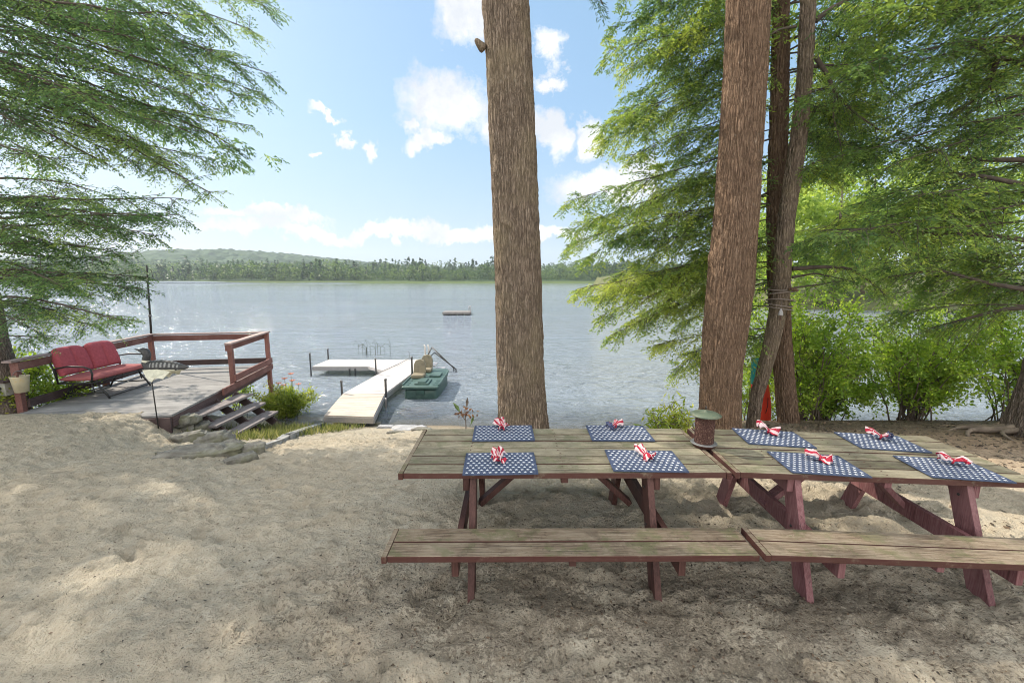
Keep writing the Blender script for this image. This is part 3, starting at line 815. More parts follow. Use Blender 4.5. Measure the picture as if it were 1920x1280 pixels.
cr = Crown(); limbsG = []
for i in range(44):
    px = random.uniform(1500, 1890); py = random.uniform(-40, 600) ; Y = random.uniform(5.2, 8.6)
    if px < 1640 and py > 540: py = random.uniform(300, 500)
    b = at(px, py, Y); L = math.hypot(b.x - ET.x, b.y - ET.y)
    limbsG.append(((ET.x, ET.y, b.z + L * random.uniform(.0, .22)), V3(b), random.uniform(0, .22)))
hemlock(GT, None, limbsG, None, cr, leafL=.054, leafW=.0122, width=.85, ntw=50, sub=13, lsp=.027, droop=.28, t0=.15, limb_r=.018, flat=.38)
for poly in ([(1935,452,0),(1850,440,.2),(1740,438,.5),(1640,428,.8),(1540,432,1.1)], [(1935,545,0),(1850,530,.2),(1760,505,.5),(1660,520,.8)], [(1935,122,0),(1870,108,.2),(1815,80,.4)],
             [(1870,110,.2),(1850,170,.3),(1810,200,.5)], [(1935,300,0),(1840,300,.3),(1760,290,.6),(1690,250,.8)], [(1935,575,0),(1880,580,.2),(1800,600,.4),(1745,615,.7)], [(1935,350,0),(1840,330,.2),(1790,325,.4),(1730,280,.7)]):
    px_limb(GT, poly, 5.7, .035, cr, .55, 34)
for i in range(24):
    h = random.uniform(6.5, 13); a = random.uniform(0, 2 * math.pi); L = (14.5 - h) * .4 + .3
    V, T, tw = hem_foliage(limb_pts((ET.x, ET.y, h), (ET.x + L * math.cos(a), ET.y + L * math.sin(a), h - .2 * L), .2), .8, 22, 8, .15, .024, .15, .3, .09); cr.add(V, T)
cr.build(GT, M['hem_right'])

# --- broadleaf trees across the cove on the right
hdx = np.linspace(12, 150, 80); hdy = np.linspace(28, 150, 60)
X_, Y_ = np.meshgrid(hdx, hdy, indexing='ij')
edge = 46 + .10 * (X_ - 30) + 5 * vnoise(X_ / 12., X_ * 0, seed=77); edge = np.where(X_ < 31, edge + (31 - X_) * 30, edge)
Z_ = -2.6 + 2.4 * sstep(-3, 3, Y_ - edge) + 3 * sstep(3, 60, Y_ - edge) + .4 * fbm(X_ / 4, Y_ / 4, o=3, seed=8)
def headz(x, y):
    i = int(np.clip(np.searchsorted(hdx, x), 0, 79)); j = int(np.clip(np.searchsorted(hdy, y), 0, 59)); return float(Z_[i, j])
hd = np_mesh('headland_ground', np.stack([X_, Y_, Z_], -1), grid_faces(80, 60), m_simple('headland_soil', (.10, .11, .045), .95, .4, .8, .3, .1), smooth=True)
tag(hd, 'low wooded bank across the cove on the right', kind='structure')
BR = [(32, 51, 13), (37, 50, 16), (43, 53, 18), (51, 51, 15), (58, 55, 19), (35, 60, 17), (40, 64, 21), (54, 68, 23), (70, 72, 24)]
order = [q + ' from the left of the sunny broadleaf trees at the water edge across the cove' for q in ('first', 'second', 'third', 'fourth', 'fifth')] + [q + ' from the left of the taller trees in the back row across the cove' for q in ('first', 'second', 'third', 'fourth')]
for (x, y, H), w in zip(BR, order):
    z0 = headz(x, y)
    o = thing('broadleaf_tree', w, 'tree', (x, y, z0), 0, 'broadleaf trees across the cove')
    make_trunk(o, [(0, 0, -.5), (.2, 0, H * .4), (0, 0, H * .85)], [.3, .2, .05], M['bark3'], nth=24, nz=40, ridge=.02)
    c_ = Crown(); N = 5200
    ncl = 60
    cc = rand_dirs(ncl) * (rng.random((ncl, 1)) ** .45) * np.array([H * .34, H * .30, H * .50]) + np.array([0, 0, H * .50])
    cs = rng.uniform(.05, .105, ncl) * H; ct = rng.normal(.5, .2, ncl)
    ci = rng.integers(0, ncl, N)
    cc[:, 2] = np.maximum(cc[:, 2], .8); C_ = cc[ci] + rand_dirs(N) * (cs[ci] * rng.random(N) ** .4)[:, None] * np.array([1.25, 1.25, .7])
    V, F = rhombs(C_, rand_dirs(N) - np.array([0, 0, .3]), norm(rand_dirs(N) + UP * .6), rng.uniform(.3, .6, N), rng.uniform(.11, .2, N))
    c_.add(V, np.clip(ct[ci] + rng.normal(0, .15, N), 0, 1)); c_.build(o, M['broad'])

# ------------------------------------------------------------------ shrubs and small plants
def shrub(label, base, size, nst, nleaf, mat, leafL=.06, leafW=.017, lean=(0, 0), name='shrub', group=None, spread=.55, stemr=.012):
    o = thing(name, label, 'shrub', base, 0, group)
    sx_, sy_, h = size; c_ = Crown(); per = nleaf // nst
    for i in range(nst):
        a = rng.uniform(0, 2 * np.pi); q = rng.random() ** .5
        tip = np.array([lean[0] + sx_ * q * np.cos(a), lean[1] + sy_ * q * np.sin(a), h * (1.0 - .35 * q * q) * rng.uniform(.5, 1.1)])
        p0 = np.array([rng.normal(0, .1), rng.normal(0, .1), -.05])
        P_ = limb_pts(p0, tip, .22 * h * q, 10, .25)
        mb = MB(); mb.tube(P_, [stemr * (1 - .8 * k / 9) for k in range(10)], 5)
        nb = 9; tws = []
        for b_ in range(nb):
            s_ = np.array([rng.uniform(.12, 1.)]); bp, bt = interp_pts(P_, s_)
            d_ = norm(norm(bt[0]) * .6 + rand_dirs(1)[0] * .8 + UP * .15); l_ = rng.uniform(.18, .5) * h * .5
            tws.append(np.stack([bp[0], bp[0] + d_ * l_ * .5, bp[0] + d_ * l_ - UP * l_ * .12]))
        seg_tubes(mb, tws, stemr * .35)
        mb.build('stem', M['twig'], o)
        TW = np.array(tws); k_ = rng.integers(0, nb, per); s_ = rng.random(per)
        L0 = TW[k_, 0] * (1 - s_)[:, None] + TW[k_, 2] * s_[:, None] + rng.normal(0, .055, (per, 3))
        D_ = norm(norm(TW[k_, 2] - TW[k_, 0]) * .5 + rand_dirs(per) * .9)
        V, F = rhombs(L0, D_, norm(UP + rng.normal(0, .6, (per, 3))), leafL * rng.uniform(.6, 1.3, per), leafW * rng.uniform(.7, 1.3, per))
        c_.add(V, np.clip(.5 + rng.normal(0, .13) + rng.normal(0, .16, per), 0, 1))
    c_.build(o, mat); return o

def gbase(x, y): return (x, y, float(gz(x, y)))
shrub('bright many stemmed shrub on the bank right of the roped trunk', gbase(5.55, 7.75), (1.6, 1.0, 2.65), 34, 14500, M['shrub'], .07, .017, (-.25, .0), stemr=.014)
shrub('taller dark leaved shrub on the bank behind the right table corner', gbase(7.15, 7.45), (1.7, .9, 2.35), 30, 12500, M['shrub'], .07, .019, (.1, 0), stemr=.014)
shrub('leafy shrub at the right edge in front of the water', gbase(8.6, 7.2), (1.4, .9, 2.3), 20, 7500, M['shrub'], .07, .019)
shrub('low shrub growing over the water beside the bank', gbase(6.3, 8.35), (1.3, .7, 1.6), 18, 7000, M['shrub'], .07, .019)
shrub('low leafy shrub filling the gap between the roped trunk and the big bank shrub', gbase(4.75, 8.1), (.9, .6, 1.4), 12, 3600, M['shrub'], .065, .016, stemr=.01)
shrub('loose yellow green shrub behind the two big bank shrubs', gbase(6.5, 8.7), (1.6, .6, 2.2), 18, 6000, M['yellowleaf'], .07, .016, stemr=.01)
shrub('dark green shrub at the back of the bank beside the right edge tree', gbase(8.3, 8.5), (1.6, .6, 2.2), 18, 6000, M['shrub'], .07, .018, stemr=.01)
shrub('green shrub outside the rail at the left end of the deck', (-8.75, 8.1, float(gz(-8.75, 8.1))), (.55, .7, 1.0), 14, 3200, M['shrub'], .06, .018)
shrub('pale leafy shrub between the left trunk and the deck post', (-8.72, 7.0, float(gz(-8.72, 7.))), (.3, .25, .75), 9, 1600, M['yellowleaf'], .055, .018)
shrub('light green sapling at the left edge beside the hemlock trunk', (-9.3, 7.9, float(gz(-9.3, 7.9))), (.55, .5, 1.75), 9, 1300, M['shrub'], .08, .024)
bush_b = ground_hit(548, 792)
bs = shrub('yellow green flowering bush with orange lilies beside the deck steps', (bush_b.x - .2, bush_b.y + .25, bush_b.z), (.80, .5, .86), 40, 9500, M['yellowleaf'], .085, .013, (-.1, .1), name='flowering_bush')
for i, (dx, dz, dy) in enumerate([(-.10, 1.02, .1), (.12, .98, .05), (.02, 1.12, .2), (-.2, .92, 0), (.22, .86, .15), (-.02, .9, -.1)]):
    f = MB(); top = Vector((dx, dy, dz)); mb = f
    mb.tube([(dx * .4, dy, .2), (dx * .8, dy, dz * .6), (dx, dy, dz)], .006, 5, mi=1)
    for k in range(6):
        a = k * math.pi / 3 + i; d = Vector((math.cos(a), math.sin(a), .7)); sd = Vector((-math.sin(a), math.cos(a), 0))
        mb.add([top, top + d * .05 + sd * .018, top + d * .085 + Vector((0, 0, -.02)), top + d * .05 - sd * .018], [(0, 1, 2, 3)], 0)
    mb.build('lily_flower', [M['orange'], M['stem']], bs)
shrub('low green plant in front of the flowering bush by the steps', V3(ground_hit(505, 770) + Vector((0, .1, 0))), (.4, .35, .5), 14, 2000, M['shrub'], .07, .014, name='low_plant')
shrub('small plant poking through the back corner of the deck by the rail', (-7.05, 10.75, float(gz(-7.05, 10.75))), (.4, .25, 1.45), 9, 900, M['shrub'], .07, .018, name='low_plant')
b_ = at(1250, 800, 5.2)
shrub('small lime green plant showing behind the far edge of the left table', gbase(b_.x, 5.2), (.28, .2, .62), 10, 900, M['yellowleaf'], .10, .012, name='low_plant')
# thistle-like weed
wb = at(872, 798, 4.6)
wd = thing('weed_plant', 'tall brown weed with two pointed leaves behind the left table', 'plant', gbase(wb.x, 4.6))
zt = wb.z - wd.location.z
mb = MB(); mb.tube([(0, 0, 0), (.01, 0, zt), (.0, 0, zt + .17)], .006, 5); mb.tube([(.01, 0, zt + .05), (-.03, 0, zt + .12), (-.06, .0, zt + .17)], .004, 5); mb.build('stem', M['twig'], wd)
for (x0, z0, x1, z1, w_, mt) in ((-.05, .15, -.13, .27, .022, 'stem'), (.02, .2, .03, .33, .018, 'twig'), (.06, .0, .10, .12, .014, 'stem')):
    mb = MB(); a, b2 = Vector((x0, 0, zt + z0)), Vector((x1, 0, zt + z1)); s_ = (b2 - a).cross(Vector((0, 1, 0))).normalized() * w_
    mb.add([a, (a + b2) / 2 + s_ + Vector((0, .02, 0)), b2, (a + b2) / 2 - s_ + Vector((0, .02, 0))], [(0, 1, 2, 3)]); mb.build('leaf', M[mt], wd, solid=.002)
V, F = rhombs(np.array([.0, 0, zt + .15]) + rng.normal(0, 1, (40, 3)) * np.array([.055, .03, .022]), rand_dirs(40), rand_dirs(40), rng.uniform(.03, .06, 40), rng.uniform(.01, .018, 40))
np_mesh('flower_head', V, F, M['dryleaf'], wd, tone=rng.random(40))
# reeds beyond the dock
rb = at_z(690, 672, WATER)
rd = thing('reed_clump', 'sparse bent reeds standing in the water beyond the dock arm', 'reeds', (rb.x, rb.y + .9, WATER))
for i in range(14):
    x0 = random.uniform(-.75, .75); h = random.uniform(.35, .75); l = random.uniform(.1, .45)
    mb = MB(); mb.tube([(x0, 0, -.2), (x0 + .02, 0, h * .7), (x0 - l * .4, 0, h), (x0 - l, 0, h * random.uniform(.6, .95))], [.008, .008, .007, .004], 4); mb.build('reed_stem', M['reed'], rd)

# grass by the steps
n = 5200
gxp = rng.uniform(-5.6, -3.3, n); gyp = rng.uniform(6.6, 9.4, n)
keep = (gyp > 6.75 + (-gxp - 5.2) * -.35) & (vnoise(gxp * 2.5, gyp * 2.5, seed=3) > -.45) & (gxp < -3.3 - (9.6 - gyp) * .32)
gxp, gyp = gxp[keep], gyp[keep]; n = len(gxp)
C_ = np.stack([gxp, gyp, gz(gxp, gyp) - .01], 1)
D_ = norm(np.stack([rng.normal(0, .5, n), rng.normal(0, .5, n), np.ones(n)], 1))
V, F = rhombs(C_, D_, rand_dirs(n), rng.uniform(.08, .22, n), rng.uniform(.005, .011, n))
tag(np_mesh('grass', V, F, M['grass'], tone=rng.random(n)), 'patch of grass beside the deck steps', kind='stuff')
# litter: dark bits on the sand under the tables, leaves on the bank
n1_, n2_ = 6500, 5200
x_ = np.concatenate([rng.normal(1.2, 1.5, n1_), rng.uniform(3.2, 9, n2_)]); y_ = np.concatenate([rng.normal(2.35, .55, n1_), rng.uniform(4.2, 7.6, n2_)])
x_ = np.concatenate([x_, rng.uniform(-6.5, 4, 2600)]); y_ = np.concatenate([y_, 1.6 + 6.2 * rng.random(2600) ** 1.5])
k_ = (y_ > 1.6) & (gz(x_, y_) > -1.2); x_, y_ = x_[k_], y_[k_]
ii = np.clip(np.searchsorted(gx, x_), 0, nx - 1); jj = np.clip(np.searchsorted(gy, y_), 0, ny - 1)
n = len(x_); C_ = np.stack([gx[ii], gy[jj], GZ[ii, jj] + .004], 1)
D_ = norm(np.stack([rng.normal(0, 1, n), rng.normal(0, 1, n), rng.normal(0, .15, n)], 1))
sz_ = np.where(x_ > 3.2, rng.uniform(.02, .07, n), rng.uniform(.006, .026, n))
V, F = rhombs(C_, D_, norm(UP + rng.normal(0, .3, (n, 3))), sz_, sz_ * rng.uniform(.12, .35, n))
tag(np_mesh('leaf_litter', V, F, M['litter'], tone=rng.random(n)), 'dark twigs and dead leaves scattered on the sand', kind='stuff')

# ------------------------------------------------------------------ stones
def stone(name, label, loc, size, mat, rot=0., seed=0, group=None, cat='stone', flat=.5):
    n1_, n2_ = 40, 24
    u = np.linspace(0, 2 * np.pi, n1_, endpoint=False); v = np.linspace(-np.pi / 2, np.pi / 2, n2_)
    Uu, Vv = np.meshgrid(u, v, indexing='ij')
    d = np.stack([np.cos(Vv) * np.cos(Uu), np.cos(Vv) * np.sin(Uu), np.sin(Vv)], -1)
    sgn = np.sign(d) * np.abs(d) ** flat
    r = 1 + .22 * fbm(d[..., 0] * 1.6 + seed * 5.1, d[..., 1] * 1.6, d[..., 2] * 1.6, 3, seed) + .07 * fbm(d[..., 0] * 6 + seed, d[..., 1] * 6, d[..., 2] * 9, 3, seed + 2)
    Pp = sgn * r[..., None] * np.array(size)
    i, j = np.meshgrid(np.arange(n1_), np.arange(n2_ - 1), indexing='ij')
    a = (i * n2_ + j).ravel(); b = (((i + 1) % n1_) * n2_ + j).ravel()
    o = np_mesh(name, Pp, np.stack([a, b, b + 1, a + 1], 1), mat, smooth=True)
    o.location = loc; o.rotation_euler = (random.uniform(-.1, .1), random.uniform(-.1, .1), rot)
    return tag(o, label, cat, group)
SG = 'stones beside the deck steps'
for (px, py, sx_, sy_, sz_, rot, lab) in [
    (333, 800, .24, .16, .10, .3, 'rounded grey stone at the top of the stones by the steps, nearest the deck'),
    (366, 812, .20, .15, .10, .2, 'grey stone touching the near end of the lowest step'),
    (356, 830, .22, .16, .11, .5, 'mossy brown sided stone in the middle of the stones by the steps'),
    (400, 838, .22, .17, .13, .3, 'large ribbed grey stone below the lowest step'),
    (428, 852, .16, .13, .10, .9, 'blocky stone at the outer end of the stone row by the steps'),
    (372, 858, .50, .12, .07, .18, 'long flat mossy stone in front of the stone row by the steps'),
    (322, 796, .34, .17, .085, .25, 'flat stone half buried in sand at the foot of the loon stake'),
    (462, 852, .20, .10, .07, .5, 'small dark stone lying alone on the sand'),
    (446, 868, .16, .06, .05, .8, 'thin dark stone poking from the sand at the end of the edging')]:
    g = ground_hit(px, py)
    stone('boulder' if sx_ > .23 else 'stone', lab, g + Vector((0, .05, sz_ * .25)), (sx_, sy_, sz_ * 1.35), M['rock'], rot, int(px), SG)
def edging(p0, p1, label, r):
    a, b = ground_hit(*p0), ground_hit(*p1); d = b - a
    o = stone('edging_stone', label, (a + b) / 2 + Vector((0, 0, .03)), (d.length / 2, r, r * .75), M['edging'], 0, int(p0[0]), None, 'stone', .35)
    o.rotation_euler = d.to_track_quat('X', 'Z').to_euler(); return o
edging((532, 826), (606, 798), 'long grey log shaped stone at the end of the grass by the ramp', .085)
edging((478, 848), (534, 828), 'low grey edging stone between sand and grass', .06)
for (px, py, sx_, sy_, sz_, lab, mt) in [
    (765, 806, .34, .16, .06, 'pale flat stone at the waterline left of the table corner', 'wetrock'), (722, 803, .18, .09, .06, 'small angled stone on the shore beside the ramp foot', 'wetrock'),
    (703, 796, .14, .07, .05, 'dark wet stone under the ramp corner', 'rock'), (790, 808, .20, .12, .06, 'brown stone just behind the left table corner', 'rock'),
    (640, 790, .30, .09, .05, 'yellowish flat stone under the ramp foot', 'orock'), (742, 812, .16, .08, .04, 'grey pebble stone in front of the pale flat stone', 'rock')]:
    g = ground_hit(px, py)
    stone('shore_stone', lab, g + Vector((0, 0, sz_ * .2)), (sx_, sy_, sz_), M[mt], .1, int(px * 3), 'stones on the shoreline')
g = at_z(782, 762, WATER)
stone('submerged_rock', 'orange rock just under the water in front of the pedal boat', (g.x, g.y, WATER - .135), (.42, .34, .085), M['orock'], .3, 5)
g = at_z(800, 748, WATER)
stone('submerged_rock', 'smaller rusty rock in the water under the pedal boat bow', (g.x + .25, g.y - .05, WATER - .14), (.34, .2, .08), M['orock'], .1, 15)

# ------------------------------------------------------------------ picnic tables
TABLE_W, BENCH_W, GAP = .831, .279, .127
def picnic_table(label, loc, yaw, roll, L, legmat, xs, closed_left):
    o = thing('picnic_table', label, 'picnic table', loc, yaw)
    o.rotation_euler = (0, roll, yaw)
    H, HB, th = .74, .44, .038
    top = MB(); n = 6; w = TABLE_W / n
    for i in range(n):
        e = random.uniform(-.004, .004)
        top.box((L / 2 + e, w * (i + .5), H - th / 2 + random.uniform(-.002, .002)), (L - .03, w - random.uniform(.007, .013), th))
    for xn in (xs[0] - .045, L * .5, xs[1] + .045):
        for i in range(n):
            for q in (.28, .72): top.lathe([(.0055, 0), (.0055, .0016), (.003, .0022)], 7, (xn + random.uniform(-.008, .008), w * (i + q), H + .001), mi=1)
    to_ = top.build('tabletop', [M['table'], M['rust']], o, bevel=.004)
    for x in (-.004, L + .004) if closed_left else (-.004,):
        tr_ = MB(); tr_.box((x, TABLE_W / 2, H - th / 2 - .004), (.03, TABLE_W - .004, .045)); tr_.build('end_trim', M['bench'], to_, bevel=.003)
    for yb, nm in ((-GAP - BENCH_W, 'near'), (TABLE_W + GAP, 'far')):
        bm_ = MB()
        for i in range(2): bm_.box((L / 2 + random.uniform(-.003, .003), yb + BENCH_W / 2 * (i + .5), HB - th / 2 + random.uniform(-.002, .002)), (L - .02, BENCH_W / 2 - .008, th))
        bo = bm_.build('bench_seat', M['bench'], o, bevel=.004)
        e_ = MB(); e_.box((-.005, yb + BENCH_W / 2, HB - th / 2 - .002), (.03, BENCH_W, .042)); e_.build('seat_trim', M['bench'], bo, bevel=.003)
    Y0, Y1 = -GAP - BENCH_W + .05, TABLE_W + GAP + BENCH_W - .05
    for x in xs:
        for (ya, yb) in ((TABLE_W * .13, -GAP - .05), (TABLE_W * .87, TABLE_W + GAP + .05)):
            lg = MB(); lg.beam((x, ya, H - th - .002), (x, yb, -.05), .042, .13, up=(0, 1, .3)); f_ = (H - HB + .03) / (H + .01); yy = ya + (yb - ya) * f_
            for q in (-.02, .03): lg.tube([(x - .026, yy + q, HB - .09 + q), (x - .019, yy + q, HB - .09 + q)], .010, 8, mi=1)
            lg.tube([(x - .026, ya + (yb - ya) * .12, H - .13), (x - .019, ya + (yb - ya) * .12, H - .13)], .010, 8, mi=1)
            lg.build('leg', [M[legmat], M['black']], o, bevel=.003)
        s_ = 1 if x < L / 2 else -1
        cb = MB(); cb.box((x - s_ * .045, TABLE_W / 2, H - th - .05), (.04, TABLE_W - .06, .09)); cb.build('top_cleat', M[legmat], o, bevel=.003)
        sb = MB(); sb.box((x - s_ * (.075 if closed_left else -.05), TABLE_W / 2, HB - th - .062), (.04, Y1 - Y0, .12)); sb.build('seat_beam', M[legmat], o, bevel=.003)
        br = MB(); br.beam((x + s_ * .02, TABLE_W / 2, HB - th - .09), (x + s_ * .40, TABLE_W / 2, H - th - .035), .085, .04); br.build('brace', M[legmat], o, bevel=.003)
    mc = MB(); mc.box((L * .5, TABLE_W / 2, H - th - .022), (.045, TABLE_W - .05, .04)); mc.build('top_cleat', M[legmat], o, bevel=.003)
    for yb in (-GAP - BENCH_W, TABLE_W + GAP):
        mc = MB(); mc.box((L * .5, yb + BENCH_W / 2, HB - th - .022), (.04, BENCH_W - .05, .04)); mc.build('seat_cleat', M[legmat], o, bevel=.003)
    return o
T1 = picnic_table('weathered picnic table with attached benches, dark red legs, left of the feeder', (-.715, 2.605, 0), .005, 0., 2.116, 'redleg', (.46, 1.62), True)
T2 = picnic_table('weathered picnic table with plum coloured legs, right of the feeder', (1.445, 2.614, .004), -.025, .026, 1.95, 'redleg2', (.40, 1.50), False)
bpy.context.view_layer.update()

# placemats and napkins
mw, mh = .475, .335
def star(cx_, cy_, r, z):
    return [(cx_ + (r if k % 2 == 0 else r * .42) * math.sin(k * math.pi / 5), cy_ + (r if k % 2 == 0 else r * .42) * math.cos(k * math.pi / 5), z) for k in range(10)]
mt = MB()
NXg, NYg = 12, 8
vs = []; fs = []
for i in range(NXg + 1):
    for j in range(NYg + 1):
        vs.append((-mw / 2 + mw * i / NXg, -mh / 2 + mh * j / NYg, .0062 + .0016 * math.sin(i * 1.3 + j * .5) * math.cos(j * 1.1)))
for i in range(NXg):
    for j in range(NYg): fs.append((i * (NYg + 1) + j, (i + 1) * (NYg + 1) + j, (i + 1) * (NYg + 1) + j + 1, i * (NYg + 1) + j + 1))
mt.add(vs, fs, 0, .5, True)
mt.box((0, 0, .0028), (mw + .006, mh + .006, .004), mi=0)
for a, b in (((-mw / 2, -mh / 2, .005), (mw / 2, -mh / 2, .005)), ((-mw / 2, mh / 2, .005), (mw / 2, mh / 2, .005)), ((-mw / 2, -mh / 2, .005), (-mw / 2, mh / 2, .005)), ((mw / 2, -mh / 2, .005), (mw / 2, mh / 2, .005))):
    mt.tube([a, b], .005, 6, mi=0)
for r_ in range(9):
    for c_ in range(13):
        x0 = -mw / 2 + .022 + c_ * .0375 + (.019 if r_ % 2 else 0); y0 = -mh / 2 + .022 + r_ * .0365
        if x0 > mw / 2 - .012: continue
        mt.add(star(x0, y0, .0138, .0086), [tuple(range(10))[::-1]], 1)
def napkin_mesh(seed):
    rs = random.Random(seed); mb = MB()
    for side in (-1, 1):
        nu, nv = 9, 22; vs = []; fs = []; mi = []
        fl = rs.uniform(.85, 1.2); lift = rs.uniform(.015, .045) if side > 0 else rs.uniform(.0, .02); ph = rs.uniform(0, 6)
        Lh = rs.uniform(.08, .115) * (1. if side > 0 else .85)
        for i in range(nu + 1):
            u = i / nu; w_ = .015 + .048 * fl * u ** .75
            for j in range(nv + 1):
                v = -1 + 2 * j / nv
                q_ = [float(vnoise(np.array([u * 3.1 + seed * 7]), np.array([v * 2.6 + side * 5 + o_]), seed=5)[0]) * (.25 + u) for o_ in (0, 20, 40)]
                vs.append((v * w_ * (1 - .1 * v * v) + .016 * q_[0], side * (Lh * u * (1 - .3 * v * v)) + .016 * q_[1], .006 + max(0, .018 + .018 * q_[2] + lift * math.sin(u * 2.2) + (.006 + .016 * u) * math.sin(v * 6.5 + ph) + .012 * (1 - v * v))))
        for i in range(nu):
            for j in range(nv):
                fs.append((i * (nv + 1) + j, (i + 1) * (nv + 1) + j, (i + 1) * (nv + 1) + j + 1, i * (nv + 1) + j + 1)); mi.append((j // 2 + (1 if side > 0 else 0)) % 2 if not (side < 0 and i > nu - 4 and seed % 3 == 0) else 2)
        mb.add(vs, fs, mi, .5, True)
    return mb
placed = []
def on_table(T, px, py):
    """point on a table top seen at photo pixel -> local coords"""
    o = Vector((0, 0, CAMH)); d = at(px, py, 1.) - o
    inv = T.matrix_world.inverted(); a = inv @ o; b = (inv.to_3x3() @ d)
    s_ = (.741 - a.z) / b.z; return a + b * s_
mats_spec = [  # table, centre pixel (average of corners), extra yaw, label mat, label napkin, napkin pixel, napkin yaw
    (T1, (944, 813), .02, 'star print placemat at the far left place of the left picnic table', (941, 806), .35, 'striped red napkin bow on the far left placemat of the left table'),
    (T1, (938, 870), .03, 'star print placemat at the near left place of the left picnic table', (934, 868), .1, 'striped red napkin bow with dark tail on the near left placemat of the left table'),
    (T1, (1160, 813), -.03, 'star print placemat at the far right place of the left picnic table', (1152, 805), -.9, 'fan shaped striped napkin on the far right placemat of the left table'),
    (T1, (1208, 865), -.05, 'star print placemat at the near right place of the left picnic table', (1211, 862), .3, 'rosette like striped napkin on the near right placemat of the left table'),
    (T2, (1447, 822), -.10, 'star print placemat beside the bird feeder at the far side of the right table', (1440, 815), .9, 'striped napkin on the placemat beside the bird feeder, far side'),
    (T2, (1650, 830), -.10, 'star print placemat at the far right place of the right picnic table', (1650, 826), .9, 'slim striped napkin on the far right placemat of the right table'),
    (T2, (1530, 871), -.08, 'star print placemat at the near left place of the right picnic table', (1537, 867), .85, 'striped napkin on the near left placemat of the right table'),
    (T2, (1782, 880), -.10, 'star print placemat at the near right place of the right picnic table', (1785, 873), .95, 'striped napkin on the near right placemat of the right table')]
mat0 = mt.build('placemat', [M['navy'], M['star']])
for i, (T, pm, dyaw, lab, pn, nyaw, nlab) in enumerate(mats_spec):
    l = on_table(T, *pm); l.z = .7435
    o = mat0 if i == 0 else mat0.copy()
    if i: COL.objects.link(o)
    o.matrix_world = T.matrix_world @ Matrix.Translation(l) @ Matrix.Rotation(dyaw, 4, 'Z')
    tag(o, 'navy ' + lab, 'placemat', 'star print placemats')
    ln = on_table(T, *pn); ln.z = .7525
    nk = thing('napkin', nlab, 'napkin', (0, 0, 0), 0, 'striped napkins')
    nk.matrix_world = T.matrix_world @ Matrix.Translation(ln) @ Matrix.Rotation(nyaw, 4, 'Z') @ Matrix.Scale(.88, 4)
    napkin_mesh(i + 1).build('napkin_cloth', [M['napred'], M['napwhite'], M['napblue']], nk, solid=.003)
    rg = MB(); rg.tube([(.020 * math.cos(a), .012 * math.sin(a * 2) * .3, .026 + .017 * math.sin(a)) for a in [k * math.pi / 6 for k in range(13)]], .007, 6); rg.build('napkin_knot', M['napred'], nk)

# bird feeder
l = on_table(T1, 1319, 836)
fl = T1.matrix_world @ Vector((l.x, l.y, .7405))
fd = thing('bird_feeder', 'small rusty mesh bird feeder with green round roof standing where the tables meet', 'bird feeder', fl)
mb = MB(); mb.lathe([(.02, 0), (.074, .002), (.086, .022), (.090, .026), (.086, .027), (.07, .012), (.02, .010)], 28); tray = mb.build('tray', M['rust'], fd)
mb = MB(); mb.lathe([(.089, .026), (.094, .029), (.089, .033)], 28); mb.build('tray_rim', M['pipe'], tray)
mb = MB()
mb.lathe([(.060, .012), (.066, .04), (.065, .12), (.066, .20), (.062, .245)], 28); tube_ = mb.build('seed_tube', M['seed'], fd)
mb = MB()
for k in range(14):
    a = k * 2 * math.pi / 14
    for s_ in (1, -1): mb.tube([(.067 * math.cos(a + s_ * q * .12), .067 * math.sin(a + s_ * q * .12), .014 + q * .0232) for q in range(11)], .0013, 4)
mb.build('wire_mesh', M['rust'], tube_)
mb = MB(); mb.lathe([(.106, .240), (.110, .244), (.09, .256), (.05, .266), (.012, .27), (.01, .279), (.004, .282)], 32); roof_ = mb.build('roof', M['feedroof'], fd)
mb = MB(); mb.tube([(0, 0, .279), (0, .012, .297), (0, 0, .31), (0, -.012, .297), (0, 0, .282)], .0025, 5); mb.build('hanger', M['black'], roof_)

# ------------------------------------------------------------------ deck
DZ, DY = -.25, .17
dk = thing('wooden_deck', 'raised grey wooden deck with faded red railing and three side steps', 'deck', (-8.30, 7.05, DZ), DY)
DW, DL = 2.58, 3.45
mb = MB(); y = -.62
while y < DL:
    mb.box((DW / 2, y + .07, -.02 + random.uniform(-.0015, .0015)), (DW, .134, .038)); y += .14
mb.build('deck_boards', M['deck'], dk, bevel=.003)
mb = MB(); mb.box((DW - .018, DL / 2 - .3, -.13), (.04, DL + .6, .18)); mb.build('side_fascia', M['riser'], dk)
mb = MB(); mb.box((DW / 2, DL + .02, -.12), (DW, .04, .18)); mb.build('back_fascia', M['riser'], dk)
mb = MB(); mb.box((DW / 2, -.655, -.17), (DW, .04, .26)); mb.build('front_fascia', M['riser'], dk)
RH = .86
def post(x, y, z0, z1, mat='rail', w=.09):
    mb = MB(); mb.box((x, y, (z0 + z1) / 2), (w, w, z1 - z0)); mb.build('post', M[mat], dk, bevel=.004)
post(-.02, .0, -.25, RH); post(-.03, DL + .03, -1.3, RH); post(DW + .04, DL + .03, -1.35, RH); post(DW + .03, 1.52, -.02, RH)
post(-.03, 1.9, -.7, .30)
def rail(a, b, nm='rail', h=.13, mat='rail', w=.038):
    mb = MB(); mb.beam(a, b, w, h); return mb.build(nm, M[mat], dk, bevel=.003)
def cap(a, b, par=None):
    mb = MB(); mb.beam(a, b, .14, .036); mb.build('rail_cap', M['railcap'], par, bevel=.003)
r_ = rail((.045, -.05, RH - .075), (.045, DL, RH - .075)); cap((-.01, -.15, RH + .02), (-.01, DL + .09, RH + .02), r_)
